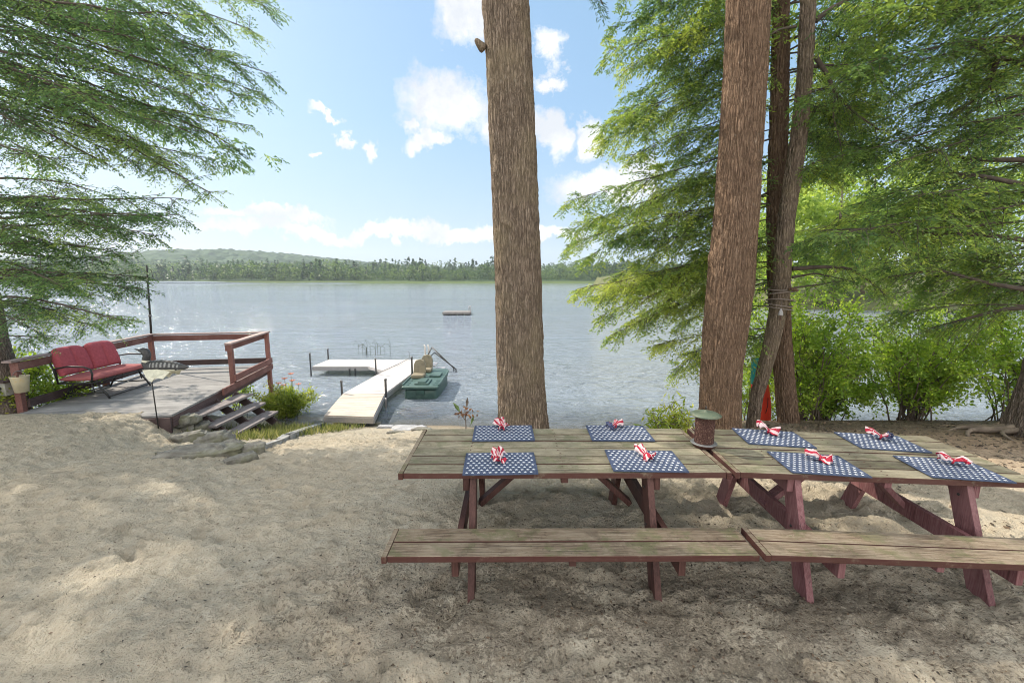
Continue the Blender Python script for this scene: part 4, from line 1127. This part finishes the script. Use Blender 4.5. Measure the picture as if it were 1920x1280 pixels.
r_ = rail((.07, DL - .03, RH - .075), (DW, DL - .03, RH - .075)); cap((.062, DL + .03, RH + .02), (DW + .11, DL + .03, RH + .02), r_)
r_ = rail((DW - .035, 1.48, RH - .075), (DW - .035, DL - .06, RH - .075)); cap((DW + .03, 1.42, RH + .02), (DW + .03, DL - .042, RH + .02), r_)
rail((.045, .05, .13), (.045, DL, .13), h=.14, mat='riser'); rail((.07, DL - .03, .16), (DW, DL - .03, .16), h=.13, mat='riser')
rail((DW + .10, 1.45, .14), (DW + .10, DL + .08, .14), h=.135); rail((DW + .10, .9, -.02), (DW + .10, DL + .08, -.02), h=.135)
dinv = (Matrix.Translation(dk.location) @ Matrix.Rotation(DY, 4, 'Z')).inverted()
def dloc(x, y, z): return dinv @ Vector((x, y, z))
for k in range(3):
    x = -5.66 + k * .25; z = -.44 - k * .195
    mb = MB(); mb.beam(dloc(x, 7.30 + .06 * k, z), dloc(x + .03, 8.86, z), .27, .045); mb.build('tread', M['step'], dk, bevel=.004)
for y_ in (7.6, 8.2, 8.78):
    mb = MB(); mb.beam(dloc(-5.86, y_, -.42), dloc(-5.04, y_, -1.04), .04, .15); mb.build('stringer', M['riser'], dk)
# pole on the far corner
pw = dk.matrix_world if False else (Matrix.Translation(dk.location) @ Matrix.Rotation(DY, 4, 'Z'))
pc = pw @ Vector((-.06, DL + .10, .45))
tp = at(275, 497, pc.y)
pl = thing('pole', 'thin dark pole fixed to the far corner post of the deck', 'pole', pc)
d = tp - pc
mb = MB(); mb.tube([(0, 0, 0), V3(d * .5), V3(d)], [.026, .022, .018], 8); mb.build('shaft', M['black'], pl)
mb = MB(); mb.tube([V3(d * .97), V3(d * .97 + Vector((.10, 0, -.06))), V3(d * .86 + Vector((.13, 0, 0)))], .006, 5); mb.build('wire', M['black'], pl)
for s_ in (.66, .42): 
    mb = MB(); mb.lathe([(.035, -.025), (.035, .025)], 10, V3(d * s_)); mb.build('clamp', M['pipe'], pl)
# bucket and grey lamp on the left post
q = pw @ Vector((.10, -.10, .52))
bk = thing('bucket', 'weathered cream bucket hanging on the left deck post', 'bucket', q)
mb = MB(); mb.lathe([(.065, -.16), (.085, -.155), (.115, .10), (.122, .115), (.112, .115), (.08, -.14)], 20); pail = mb.build('pail', M['cream'], bk)
mb = MB(); mb.tube([(.11 * math.cos(a), 0, .11 + .09 * math.sin(a)) for a in [k * math.pi / 8 for k in range(9)]], .005, 5); mb.build('bail', M['pipe'], pail)
q = pw @ Vector((-.17, -.03, .42))
nb = thing('birdhouse', 'grey box shaped birdhouse on the outer side of the left deck post', 'birdhouse', q)
mb = MB(); mb.box((0, 0, 0), (.17, .18, .22)); mb.build('box', M['greyblock'], nb, bevel=.004)
mb = MB(); mb.box((0, 0, .125), (.23, .26, .03)); mb.build('roof', M['riser'], nb, bevel=.003)
mb = MB(); mb.lathe([(.028, 0), (.02, .006)], 14, (0, 0, 0)); hole = mb.build('entrance_hole', M['black'], nb); hole.rotation_euler = (math.pi / 2, 0, 0); hole.location = (0, -.0915, .02)

# ------------------------------------------------------------------ glider bench
gq = pw @ Vector((.50, 1.20, 0.0))
gl = thing('glider_bench', 'black metal glider bench with red cushions on the deck', 'bench', (gq.x, gq.y, DZ + .002), DY + math.pi / 2 - .10)
# local: x = along the seat (to the far end = -x), y = back (+) / front (-)
BL = .69
def arc(pts, r, nm, mat='black', n=8):
    mb = MB(); mb.tube(pts, r, n); return mb.build(nm, M[mat], gl)
for sx_ in (-1, 1):
    x = sx_ * BL
    arc([(x, .30, .40), (x, .31, .62), (x, .10, .655), (x, -.18, .645), (x, -.29, .60), (x, -.31, .50), (x, -.28, .36)], .016, 'armrest')
    xb = sx_ * .50
    arc([(xb, -.40, 0), (xb, -.33, .12), (xb, -.24, .24), (xb, -.2, .30)], .017, 'leg')
    arc([(xb, .40, 0), (xb, .33, .12), (xb, .24, .24), (xb, .2, .30)], .017, 'leg')
    arc([(xb, -.31, .115), (xb, 0, .10), (xb, .31, .115)], .013, 'base_rail')
    arc([(xb + sx_ * .06, -.2, .14), (xb + sx_ * .06, -.15, .33)], .010, 'swing_arm'); arc([(xb + sx_ * .06, .2, .14), (xb + sx_ * .06, .15, .33)], .010, 'swing_arm')
    arc([(x, -.29, .345), (x, .30, .345)], .014, 'side_frame')
    arc([(x, .29, .345), (x, .34, .60), (x, .42, .88)], .014, 'back_post')
arc([(-BL, -.29, .345), (BL, -.29, .345)], .014, 'front_frame'); arc([(-BL, .42, .88), (-BL + .1, .425, .91), (BL - .1, .425, .91), (BL, .42, .88)], .013, 'back_frame'); arc([(-BL, .30, .345), (BL, .30, .345)], .014, 'rear_frame')
arc([(-.50, -.38, .035), (.50, -.38, .035)], .012, 'stretcher'); arc([(-.50, .38, .035), (.50, .38, .035)], .012, 'stretcher')
def cushion(nm, cx_, w_, h_, th_, mat, back, seam=True):
    nu, nv = 30, 16; mb = MB(); vs = []; fs = []
    def prof(u, v):
        e = (1 - abs(u) ** 5) * (1 - abs(v) ** 5)
        e = max(0, e) ** .5
        t_ = .35 + .65 * e
        if seam and back: t_ *= 1 - .35 * math.exp(-((u) / .07) ** 2)
        return t_
    for side in (1, -1):
        for i in range(nu + 1):
            for j in range(nv + 1):
                u, v = -1 + 2 * i / nu, -1 + 2 * j / nv
                ww = 1 - (.22 * max(0, v) ** 3 * abs(u) if back else 0)
                hh = 1 - (.12 * abs(u) ** 4 * max(0, v) if back else 0)
                a_ = cx_ + u * w_ / 2 * ww; b_ = v * h_ / 2 * hh; c_ = side * th_ / 2 * prof(u, v) + .004 * vnoise(np.array([u * 4.]), np.array([v * 4. + cx_ * 9]), seed=2)[0]
                if back: vs.append((a_, .27 + (b_ + h_ / 2) * .26 - c_, .47 + b_ + h_ / 2))
                else: vs.append((a_, b_, .41 + c_))
    nn = (nu + 1) * (nv + 1)
    for s_ in (0, 1):
        for i in range(nu):
            for j in range(nv):
                q = [s_ * nn + i * (nv + 1) + j, s_ * nn + (i + 1) * (nv + 1) + j, s_ * nn + (i + 1) * (nv + 1) + j + 1, s_ * nn + i * (nv + 1) + j + 1]
                fs.append(tuple(q if s_ == 0 else q[::-1]))
    ed = [(i, 0) for i in range(nu + 1)] + [(nu, j) for j in range(1, nv + 1)] + [(i, nv) for i in range(nu - 1, -1, -1)] + [(0, j) for j in range(nv - 1, 0, -1)]
    ids = [i * (nv + 1) + j for i, j in ed]
    for k in range(len(ids)):
        a_, b_ = ids[k], ids[(k + 1) % len(ids)]; fs.append((b_, a_, a_ + nn, b_ + nn))
    mb.add(vs, fs, 0, .5, True); return mb.build(nm, M[mat], gl)
cushion('back_cushion', -.325, .65, .50, .17, 'cushion', True); cushion('back_cushion', .325, .65, .50, .17, 'cushion', True)
cushion('seat_cushion', 0, 1.32, .58, .11, 'seatcush', False)

# ------------------------------------------------------------------ loon ornament on a stake
sb_ = ground_hit(290, 800)
ln = thing('loon_ornament', 'carved black and white loon garden ornament on a thin stake before the deck', 'ornament', (sb_.x + .06, sb_.y, sb_.z))
zc = at(300, 690, sb_.y).z - sb_.z
mb = MB(); mb.tube([(0, 0, -.1), (-.01, 0, zc * .5), (-.02, 0, zc - .02)], .009, 6); mb.build('stake', M['black'], ln)
path = [(.60, .02), (.52, .015), (.42, .02), (.30, .03), (.18, .03), (.06, .025), (-.03, .03), (-.075, .085), (-.06, .15), (-.04, .21), (-.055, .265), (-.10, .285), (-.135, .285), (-.17, .295), (-.23, .315)]
rad = [.015, .045, .075, .10, .11, .105, .085, .062, .055, .058, .062, .05, .028, .017, .004]
pts_ = []; rr_ = []
for i in range(len(path) - 1):
    for k in range(4):
        f = k / 4; pts_.append((path[i][0] * (1 - f) + path[i + 1][0] * f, 0, zc + path[i][1] * (1 - f) + path[i + 1][1] * f)); rr_.append(rad[i] * (1 - f) + rad[i + 1] * f)
pts_.append((path[-1][0], 0, zc + path[-1][1])); rr_.append(rad[-1])
n0 = len(mb.f); mb = MB(); mb.tube(pts_, [(r * .85, r) for r in rr_], 16)
for fi, f in enumerate(mb.f):
    ring = f[0] // 16; k = f[0] % 16
    zz = sum(mb.v[q][2] for q in f) / len(f) - zc
    if ring < 22 and zz < -.02: mb.m[fi] = 1
    elif 5 <= ring < 22 and ring % 2 == 0 and k % 3 != 1: mb.m[fi] = 2
    elif 29 <= ring <= 30: mb.m[fi] = 1
mb.build('body', [M['loondark'], M['loonwhite'], M['loongrey']], ln)
for s_ in (-1, 1):
    mb = MB(); mb.add([(-.08, s_ * .07, zc - .02), (.03, s_ * .14, zc - .13), (.13, s_ * .18, zc - .19), (.20, s_ * .18, zc - .12), (.31, s_ * .17, zc - .14), (.40, s_ * .12, zc - .03), (.15, s_ * .08, zc + .0)], [(0, 1, 2, 3, 4, 5, 6)]); mb.build('wing', M['loonwhite'], ln, solid=.012)

# ------------------------------------------------------------------ dock
DKZ = -1.15
dkk = thing('dock', 'pale L shaped dock on pipe posts reaching out from the shore', 'dock', (0, 0, 0))
def plank_section(name, A, B, C, D, mat, step=.14):
    """boards across from edge A-B (left near/left far) to D-C (right near/right far)"""
    mb = MB(); A, B, C, D = [Vector(q) for q in (A, B, C, D)]; L = (B - A).length; n = max(2, round(L / step))
    for i in range(n):
        f0, f1 = i / n + .003, (i + 1) / n - .003
        a, b, c_, d_ = A.lerp(B, f0), A.lerp(B, f1), D.lerp(C, f1), D.lerp(C, f0)
        dn = Vector((0, 0, -.035)); vs = [a, b, c_, d_, a + dn, b + dn, c_ + dn, d_ + dn]
        mb.add(vs, [(0, 3, 2, 1), (4, 5, 6, 7), (0, 1, 5, 4), (1, 2, 6, 5), (2, 3, 7, 6), (3, 0, 4, 7)])
    o = mb.build(name, M[mat], dkk)
    fr = MB()
    for P0, P1 in ((A, B), (D, C), (A, D), (B, C)): fr.beam(P0 + Vector((0, 0, -.10)), P1 + Vector((0, 0, -.10)), .04, .13)
    f = fr.build('section_frame', M['alu'], dkk); return o
zr = DKZ - .05
f0, f1 = at_z(608, 778, zr), at_z(700, 781, zr); j0, j1 = at_z(644, 737, DKZ), at_z(721, 738, DKZ); k0, k1 = at_z(708, 701.5, DKZ), at_z(770, 701.5, DKZ)
plank_section('ramp_boards', f0, j0 - Vector((0, .03, 0)), j1 - Vector((0, .03, 0)), f1, 'ramp')
plank_section('walkway_boards', j0, k0, k1, j1, 'dock')
e0, e1 = at_z(726, 688, DKZ), at_z(783, 688, DKZ)
plank_section('walkway_boards', k0 + Vector((0, .02, 0)), Vector((k0.x, 15.25, DKZ)), Vector((k1.x, 15.25, DKZ)), k1 + Vector((0, .02, 0)), 'dock')
plank_section('arm_boards', Vector((-7.25, 15.3, DKZ)), Vector((-7.2, 16.6, DKZ)), Vector((-3.42, 16.6, DKZ)), Vector((-3.42, 15.3, DKZ)), 'dock', .16)
mb = MB(); tri = [Vector((k0.x - .75, 15.27, DKZ - .003)), Vector((k0.x - .01, 15.27, DKZ - .003)), Vector((k0.x - .01, 14.55, DKZ - .003))]
mb.add([V3(q) for q in tri] + [V3(q - Vector((0, 0, .1))) for q in tri], [(0, 2, 1), (3, 4, 5), (0, 1, 4, 3), (1, 2, 5, 4), (2, 0, 3, 5)]); mb.build('corner_gusset', M['dock'], dkk)
def pipe(x, y, ztop, mat='pipe', r=.028, zb=-2.6):
    mb = MB(); mb.lathe([(r, zb), (r, ztop), (r * 1.25, ztop), (r * 1.25, ztop + .04), (r * .6, ztop + .055)], 10, (x, y, 0)); mb.build('pipe_post', M[mat], dkk)
pipe(-7.30, 15.25, DKZ + .45); pipe(-7.25, 16.65, DKZ + .38); pipe(j0.x - .04, j0.y, DKZ + .32); pipe(j1.x + .04, j1.y, DKZ + .38, 'pipe', .032); pipe(j1.x + .10, j1.y - .25, DKZ - .1, 'pipepale', .022)
pipe(k0.x - .05, k0.y, DKZ + .50); pipe(k1.x + .05, k1.y, DKZ + .55, 'pipe', .032); pipe(-5.9, 15.26, DKZ - .12); pipe(-5.7, 15.26, DKZ - .12, 'pipe', .02)
mb = MB(); a_ = Vector((k0.x - .03, k0.y, DKZ + .02)); mb.tube([V3(a_), (k0.x + .3, 15.6, DKZ + .04), (k0.x + .42, 16.62, DKZ + .05), (k0.x + .42, 16.64, DKZ + .28), (k0.x + .36, 16.6, DKZ + .33)], .012, 6); mb.build('mooring_line', M['pipe'], dkk)
for dx in (0, .14):
    p0 = at_z(797 + dx * 60, 673, DKZ); mb = MB(); mb.tube([(-3.36 + dx, 16.4, DKZ - .1), (-3.37 + dx, 16.4, DKZ + .55), (-3.40 + dx, 16.4, DKZ + .62)], .03, 8); mb.build('ladder_upright', M['pipepale'], dkk)
for dx in (0, .16):
    a_ = at(810 + dx * 30, 651 + dx * 60, 16.3); b2 = at(851 + dx * 25, 690 + dx * 12, 16.0 - dx)
    mb = MB(); mb.tube([V3(a_), V3(b2), (b2.x + .0, b2.y, b2.z - .4)], .024, 8); mb.tube([(-3.40, 16.3, DKZ - .05), V3(a_)], .02, 6); mb.build('stair_handrail', M['black'], dkk)
mb = MB()
for k in range(3): mb.box((-3.05 + k * .30, 16.25, DKZ - .12 - k * .17), (.28, .55, .035))
mb.build('stair_treads', M['alu'], dkk)

# ------------------------------------------------------------------ pedal boat
pb = thing('pedal_boat', 'green plastic pedal boat moored beside the dock', 'boat', (-2.68, 13.3, WATER))
def loft(secs, nm, mat, parent, smooth=True, bevel=0):
    mb = MB(); n = len(secs[0]); vs = [q for s_ in secs for q in s_]; fs = []
    for i in range(len(secs) - 1):
        for k in range(n): fs.append((i * n + k, i * n + (k + 1) % n, (i + 1) * n + (k + 1) % n, (i + 1) * n + k))
    fs += [tuple(range(n))[::-1], tuple((len(secs) - 1) * n + k for k in range(n))]
    mb.add(vs, fs, 0, .5, smooth); return mb.build(nm, M[mat], parent, bevel=bevel)
def rrect(w_, h_, z, y, n=6, r=.08):
    out = []
    for cx_, cz_, a0 in ((w_ - r, h_ - r, 0), (-w_ + r, h_ - r, 90), (-w_ + r, -h_ + r, 180), (w_ - r, -h_ + r, 270)):
        for k in range(n + 1):
            a = R(a0 + 90 * k / n); out.append((cx_ + r * math.cos(a), y, z + cz_ + r * math.sin(a)))
    return out
loft([rrect(.40, .12, .13, -1.12, r=.05), rrect(.47, .17, .12, -1.06), rrect(.50, .2, .1, -.7), rrect(.52, .2, .1, .4), rrect(.48, .18, .12, .95), rrect(.36, .10, .2, 1.14, r=.05)], 'hull', 'boat', pb)
loft([rrect(.50, .03, .34, -1.17, r=.02), rrect(.54, .04, .35, -1.12, r=.03), rrect(.56, .045, .35, -.6, r=.03), rrect(.56, .045, .35, .5, r=.03), rrect(.52, .04, .37, 1.05, r=.03), rrect(.42, .03, .40, 1.2, r=.02)], 'gunwale', 'boat', pb)
for sx_ in (-1, 1):
    for k, yy in enumerate((-.95, -.70, -.45, .15, .42, .70)):
        mb = MB(); mb.box((sx_ * .43, yy, .396), (.13, .16, .014)); mb.build('footwell', M['boatdark'], pb, bevel=.005)
    mb = MB(); mb.box((sx_ * .535, -.05, .41), (.045, 2.0, .05)); mb.build('side_rail', M['boat'], pb, bevel=.015)
mb = MB(); mb.box((0, -.65, .41), (.42, .62, .05)); mb.box((0, -.65, .45), (.24, .5, .05)); mb.build('front_hatch', M['boat'], pb, bevel=.02)
mb = MB(); mb.box((0, -1.13, .21), (.26, .06, .14)); mb.build('bow_recess', M['boatdark'], pb, bevel=.01)
for (sx_, sy_) in ((-.28, -.02), (-.22, .85)):
    s_ = MB(); s_.box((sx_, sy_, .46), (.40, .40, .12)); so = s_.build('seat', M['boatseat'], pb, bevel=.04)
    sb2 = MB(); vs = []
    for yy, off in ((-.03, 0), (.05, 0)):
        for xx, zz in ((-.2, 0), (.2, 0), (.19, .28), (.13, .40), (0, .44), (-.13, .40), (-.19, .28)): vs.append((sx_ + xx, sy_ + .18 + yy + zz * .22, .50 + zz))
    sb2.add(vs, [(0, 1, 2, 3, 4, 5, 6)[::-1], (7, 8, 9, 10, 11, 12, 13)] + [(k, (k + 1) % 7, 7 + (k + 1) % 7, 7 + k) for k in range(7)]); sb2.build('seat_back', M['boatseat'], so, bevel=.02)
mb = MB(); mb.box((.22, .28, .42), (.34, .5, .06)); mb.build('pedal_box', M['boat'], pb, bevel=.02)

# ------------------------------------------------------------------ swimming raft
rf_c = at_z(855, 591, WATER)
rf = thing('swim_raft', 'flat grey swimming raft floating far out on the lake', 'raft', (rf_c.x, rf_c.y + 1., WATER), .05)
mb = MB()
for k in range(12): mb.box((0, -1.0 + k * .18, .27), (2.7, .17, .05))
mb.build('raft_boards', M['raft'], rf)
for x in (-1.05, -.35, .35, 1.05):
    mb = MB(); mb.box((x, 0, .04), (.5, 1.9, .36)); mb.build('float', M['raftfloat'], rf, bevel=.05)
mb = MB(); mb.box((0, -1.1, .19), (2.72, .05, .14)); mb.build('skirt_board', M['raft'], rf)
for y_ in (-.25, .15):
    mb = MB(); mb.tube([(1.36, y_, -.3), (1.36, y_, .7), (1.30, y_, .86), (1.18, y_, .82), (1.16, y_, .38)], .032, 8); mb.build('ladder_rail', M['alu'], rf)

# ------------------------------------------------------------------ board between the trunks, rope, hanger
bb = at(1428, 800, 7.6)
bd = thing('paddleboard', 'red, teal and white board standing upright behind the trunks', 'paddleboard', (bb.x, 7.6, float(gz(bb.x, 7.6)) - .02))
H0 = bb.z - bd.location.z
H1 = at(1410, 668, 7.6).z - bd.location.z
segs = []
N_ = 26
def hw(s_): return .02 + .15 * math.sin(math.pi * min(1, .20 + .70 * s_)) ** .7
mb = MB(); rows = []
for i in range(N_ + 1):
    s_ = i / N_; z_ = s_ * H1; w_ = hw(s_); x_ = .06 - .36 * max(0, (z_ - H0) / (H1 - H0))
    for k in range(12):
        a = 2 * math.pi * k / 12; rows.append((x_ + w_ * math.cos(a), .05 * math.sin(a) - .18 * s_, z_))
mis = []; fs = []
for i in range(N_):
    for k in range(12):
        fs.append((i * 12 + k, i * 12 + (k + 1) % 12, (i + 1) * 12 + (k + 1) % 12, (i + 1) * 12 + k))
        zm = (i + .5) / N_ * H1; mis.append(2 if zm < H0 + .10 else (1 if zm > H1 - .46 else 0))
fs += [tuple(range(12))[::-1], tuple(N_ * 12 + k for k in range(12))]; mis += [2, 1]
mb.add(rows, fs, mis, .5, True); mb.build('board', [M['boardred'], M['boardteal'], M['boardwhite']], bd)
mb = MB(); mb.tube([(-.02, -.12, H0 + .3), (-.02, -.16, H0 + .45), (-.04, -.18, H0 + .6)], .006, 5); mb.build('leash', M['black'], bd)
# rope round the leaning trunk
rp = thing('rope', 'old rope wound round the leaning trunk', 'rope', V3(at(1464, 560, 6.65)))
xa = np.array(pts) if False else None
def lean_at(py):
    for (y0, a0, b0), (y1, a1, b1) in zip(LEAN[:-1], LEAN[1:]):
        if y0 <= py <= y1:
            f = (py - y0) / (y1 - y0); return a0 + (a1 - a0) * f, b0 + (b1 - b0) * f
LEAN = [(470, 1450, 1490), (530, 1446, 1486), (600, 1436, 1478)]
for py in (541, 549, 563, 571, 577):
    a0, b0 = lean_at(py); c_ = at((a0 + b0) / 2, py, 6.65); r_ = (at(b0, py, 6.65) - c_).x + .012; mb = MB()
    mb.tube([V3(Vector((c_.x + r_ * math.cos(a), c_.y + r_ * math.sin(a), c_.z + .025 * math.sin(a + py))) - rp.location) for a in [k * math.pi / 10 for k in range(21)]], .010, 6)
    mb.build('rope_turn', M['rope'], rp)
mb = MB(); mb.tube([V3(at(1478, 541, 6.45) - rp.location), V3(at(1492, 543, 6.4) - rp.location), V3(at(1496, 545, 6.4) - rp.location)], [.03, .026, .016], 7); mb.build('peg', M['bark2'], rp)
hb = at(1464, 585, 6.38)
hg = thing('hanging_bell', 'small grey bell hanging from the rope on the leaning trunk', 'bell', hb)
mb = MB(); mb.lathe([(.036, -.05), (.032, -.02), (.022, .015), (.012, .04), (.004, .05)], 14); mb.build('bell_body', M['bell'], hg)
mb = MB(); mb.tube([(0, 0, .05), (.005, 0, .12), (0, .0, .17)], .004, 5); mb.build('cord', M['rope'], hg)
mb = MB(); mb.tube([(0, 0, -.04), (0, 0, -.09)], .005, 5); mb.lathe([(.006, -.12), (.012, -.10), (.006, -.085)], 8); mb.build('clapper', M['rust'], hg)

# ------------------------------------------------------------------ haze
m = bpy.data.materials.new('thin_haze'); m.use_nodes = True; m.node_tree.nodes.clear(); t = NT(m.node_tree)
pv = t.n('ShaderNodeVolumePrincipled', inp={'Color': (.80, .88, 1., 1), 'Density': HAZE, 'Anisotropy': .15})
o = t.n('ShaderNodeOutputMaterial'); m.node_tree.links.new(pv.outputs[0], o.inputs['Volume'])
mb = MB(); mb.box((0, 980, 65), (4800, 2400, 142)); tag(mb.build('haze', m), 'thin summer haze over the lake', kind='stuff')

# ------------------------------------------------------------------ sky, clouds, sun
SUN_EL, SUN_AZ = R(41), R(28)          # azimuth measured from -X towards +Y
sd_ = Vector((-math.cos(SUN_AZ) * math.cos(SUN_EL), math.sin(SUN_AZ) * math.cos(SUN_EL), math.sin(SUN_EL)))
sun_d = bpy.data.lights.new('sun', 'SUN'); sun_d.energy = 4.8; sun_d.angle = R(.53); sun_d.color = (1, .90, .76)
sun = bpy.data.objects.new('sun', sun_d); COL.objects.link(sun)
sun.rotation_euler = sd_.to_track_quat('Z', 'Y').to_euler(); sun.location = (-30, 20, 40)
w = bpy.data.worlds.new('World'); scene.world = w; w.use_nodes = True
nt = w.node_tree; nt.nodes.clear(); t = NT(nt)
sky = t.n('ShaderNodeTexSky', sky_type='NISHITA', sun_disc=False, sun_elevation=SUN_EL, sun_rotation=math.atan2(sd_.x, sd_.y), air_density=1.0, dust_density=1.6, ozone_density=1.0)
dirv = t.coord('Generated')
nrm = t.n('ShaderNodeVectorMath', operation='NORMALIZE'); nt.links.new(dirv, nrm.inputs[0]); dv = nrm.outputs[0]
wob = t.noise(dv, 9., 7, .62); wob2 = t.noise(dv, 30., 6, .7); wob3 = t.noise(dv, 4., 3, .5)
nz_ = t.math('ADD', t.math('MULTIPLY', t.math('SUBTRACT', wob, .5), 3.4), t.math('MULTIPLY', t.math('SUBTRACT', wob2, .5), 1.5))
def dotv(v):
    n_ = t.n('ShaderNodeVectorMath', operation='DOT_PRODUCT'); nt.links.new(dv, n_.inputs[0]); n_.inputs[1].default_value = v; return n_.outputs['Value']
CL = [(880, 25, 100, 58), (845, 205, 115, 60), (960, 235, 90, 42), (1025, 85, 48, 40), (800, 262, 50, 20), (1030, 148, 46, 20), (712, 270, 18, 22), (592, 268, 17, 11), (1130, 345, 110, 40), (1105, 255, 34, 34),
      (1040, 250, 34, 44), (520, 410, 150, 13), (640, 440, 280, 17), (840, 440, 190, 18), (980, 445, 150, 18), (625, 200, 44, 8), (1190, 330, 60, 30), (662, 243, 20, 12)]
wv_ = t.n('ShaderNodeTexNoise', inp={'Scale': 8., 'Detail': 9, 'Roughness': .66}); nt.links.new(dv, wv_.inputs['Vector'])
wa = t.n('ShaderNodeVectorMath', operation='MULTIPLY_ADD', inp={0: wv_.outputs['Color'], 1: (.17, .17, .17), 2: dv})
wb = t.n('ShaderNodeVectorMath', operation='SUBTRACT', inp={0: wa.outputs[0], 1: (.085, .085, .085)}); dw = wb.outputs[0]
dv0 = dv; dv = dw
tot = None
for (px, py, rx, ry) in CL:
    d0 = (at(px, py, 10.) - Vector((0, 0, CAMH))).normalized()
    rt = d0.cross(Vector((0, 0, 1))).normalized(); up_ = rt.cross(d0)
    sc_ = math.hypot(1, math.hypot((px - 960) / FPX, (py - 640) / FPX))
    ax, ay = rx / FPX / sc_ / sc_ * 1.05, ry / FPX / sc_ * 1.05
    a_ = t.math('POWER', t.math('ABSOLUTE', t.math('DIVIDE', dotv(V3(rt)), ax)), 2.); b_ = t.math('POWER', t.math('ABSOLUTE', t.math('DIVIDE', dotv(V3(up_)), ay)), 2.)
    r_ = t.math('SQRT', t.math('ADD', a_, b_))
    r_ = t.math('ADD', r_, t.math('MULTIPLY', t.math('LESS_THAN', dotv(V3(d0)), 0.), 9.))
    k_ = t.math('SUBTRACT', 1.0, r_)
    tot = k_ if tot is None else t.math('MAXIMUM', tot, k_)
dv = dv0
m0 = t.math('ADD', tot, t.math('MULTIPLY', nz_, .44))
mask = t.mapr(m0, .0, .46, 0., .97)
# unseen broken cloud added behind and overhead, extra bright to fill the shaded beach
sv = t.n('ShaderNodeSeparateXYZ', inp={0: dv})
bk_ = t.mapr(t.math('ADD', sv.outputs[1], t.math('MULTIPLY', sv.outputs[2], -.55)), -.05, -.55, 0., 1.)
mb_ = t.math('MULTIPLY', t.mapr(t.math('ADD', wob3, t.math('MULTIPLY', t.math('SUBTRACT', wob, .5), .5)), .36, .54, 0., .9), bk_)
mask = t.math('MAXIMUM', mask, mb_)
hz = t.mapr(sv.outputs[2], .32, .0, 0., .62)
shade = t.mapr(t.math('ADD', wob, t.math('MULTIPLY', wob3, .5)), .62, .86)
ccol = t.mix(shade, (6.3, 6.2, 6.1), (4.3, 4.5, 4.8))
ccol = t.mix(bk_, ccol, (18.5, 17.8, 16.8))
veil = t.mix(.60, sky.outputs[0], (1.85, 3.3, 4.8))
base = t.mix(hz, veil, (3.3, 3.9, 4.4))
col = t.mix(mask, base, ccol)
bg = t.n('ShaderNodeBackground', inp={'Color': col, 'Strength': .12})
wo = t.n('ShaderNodeOutputWorld'); nt.links.new(bg.outputs[0], wo.inputs[0])

scene.view_settings.view_transform = 'Standard'; scene.view_settings.look = 'None'
scene.view_settings.exposure = 0.72; scene.view_settings.gamma = 1.0
scene.cycles.filter_width = 1.0
scene.cycles.max_bounces = 8; scene.cycles.transparent_max_bounces = 8
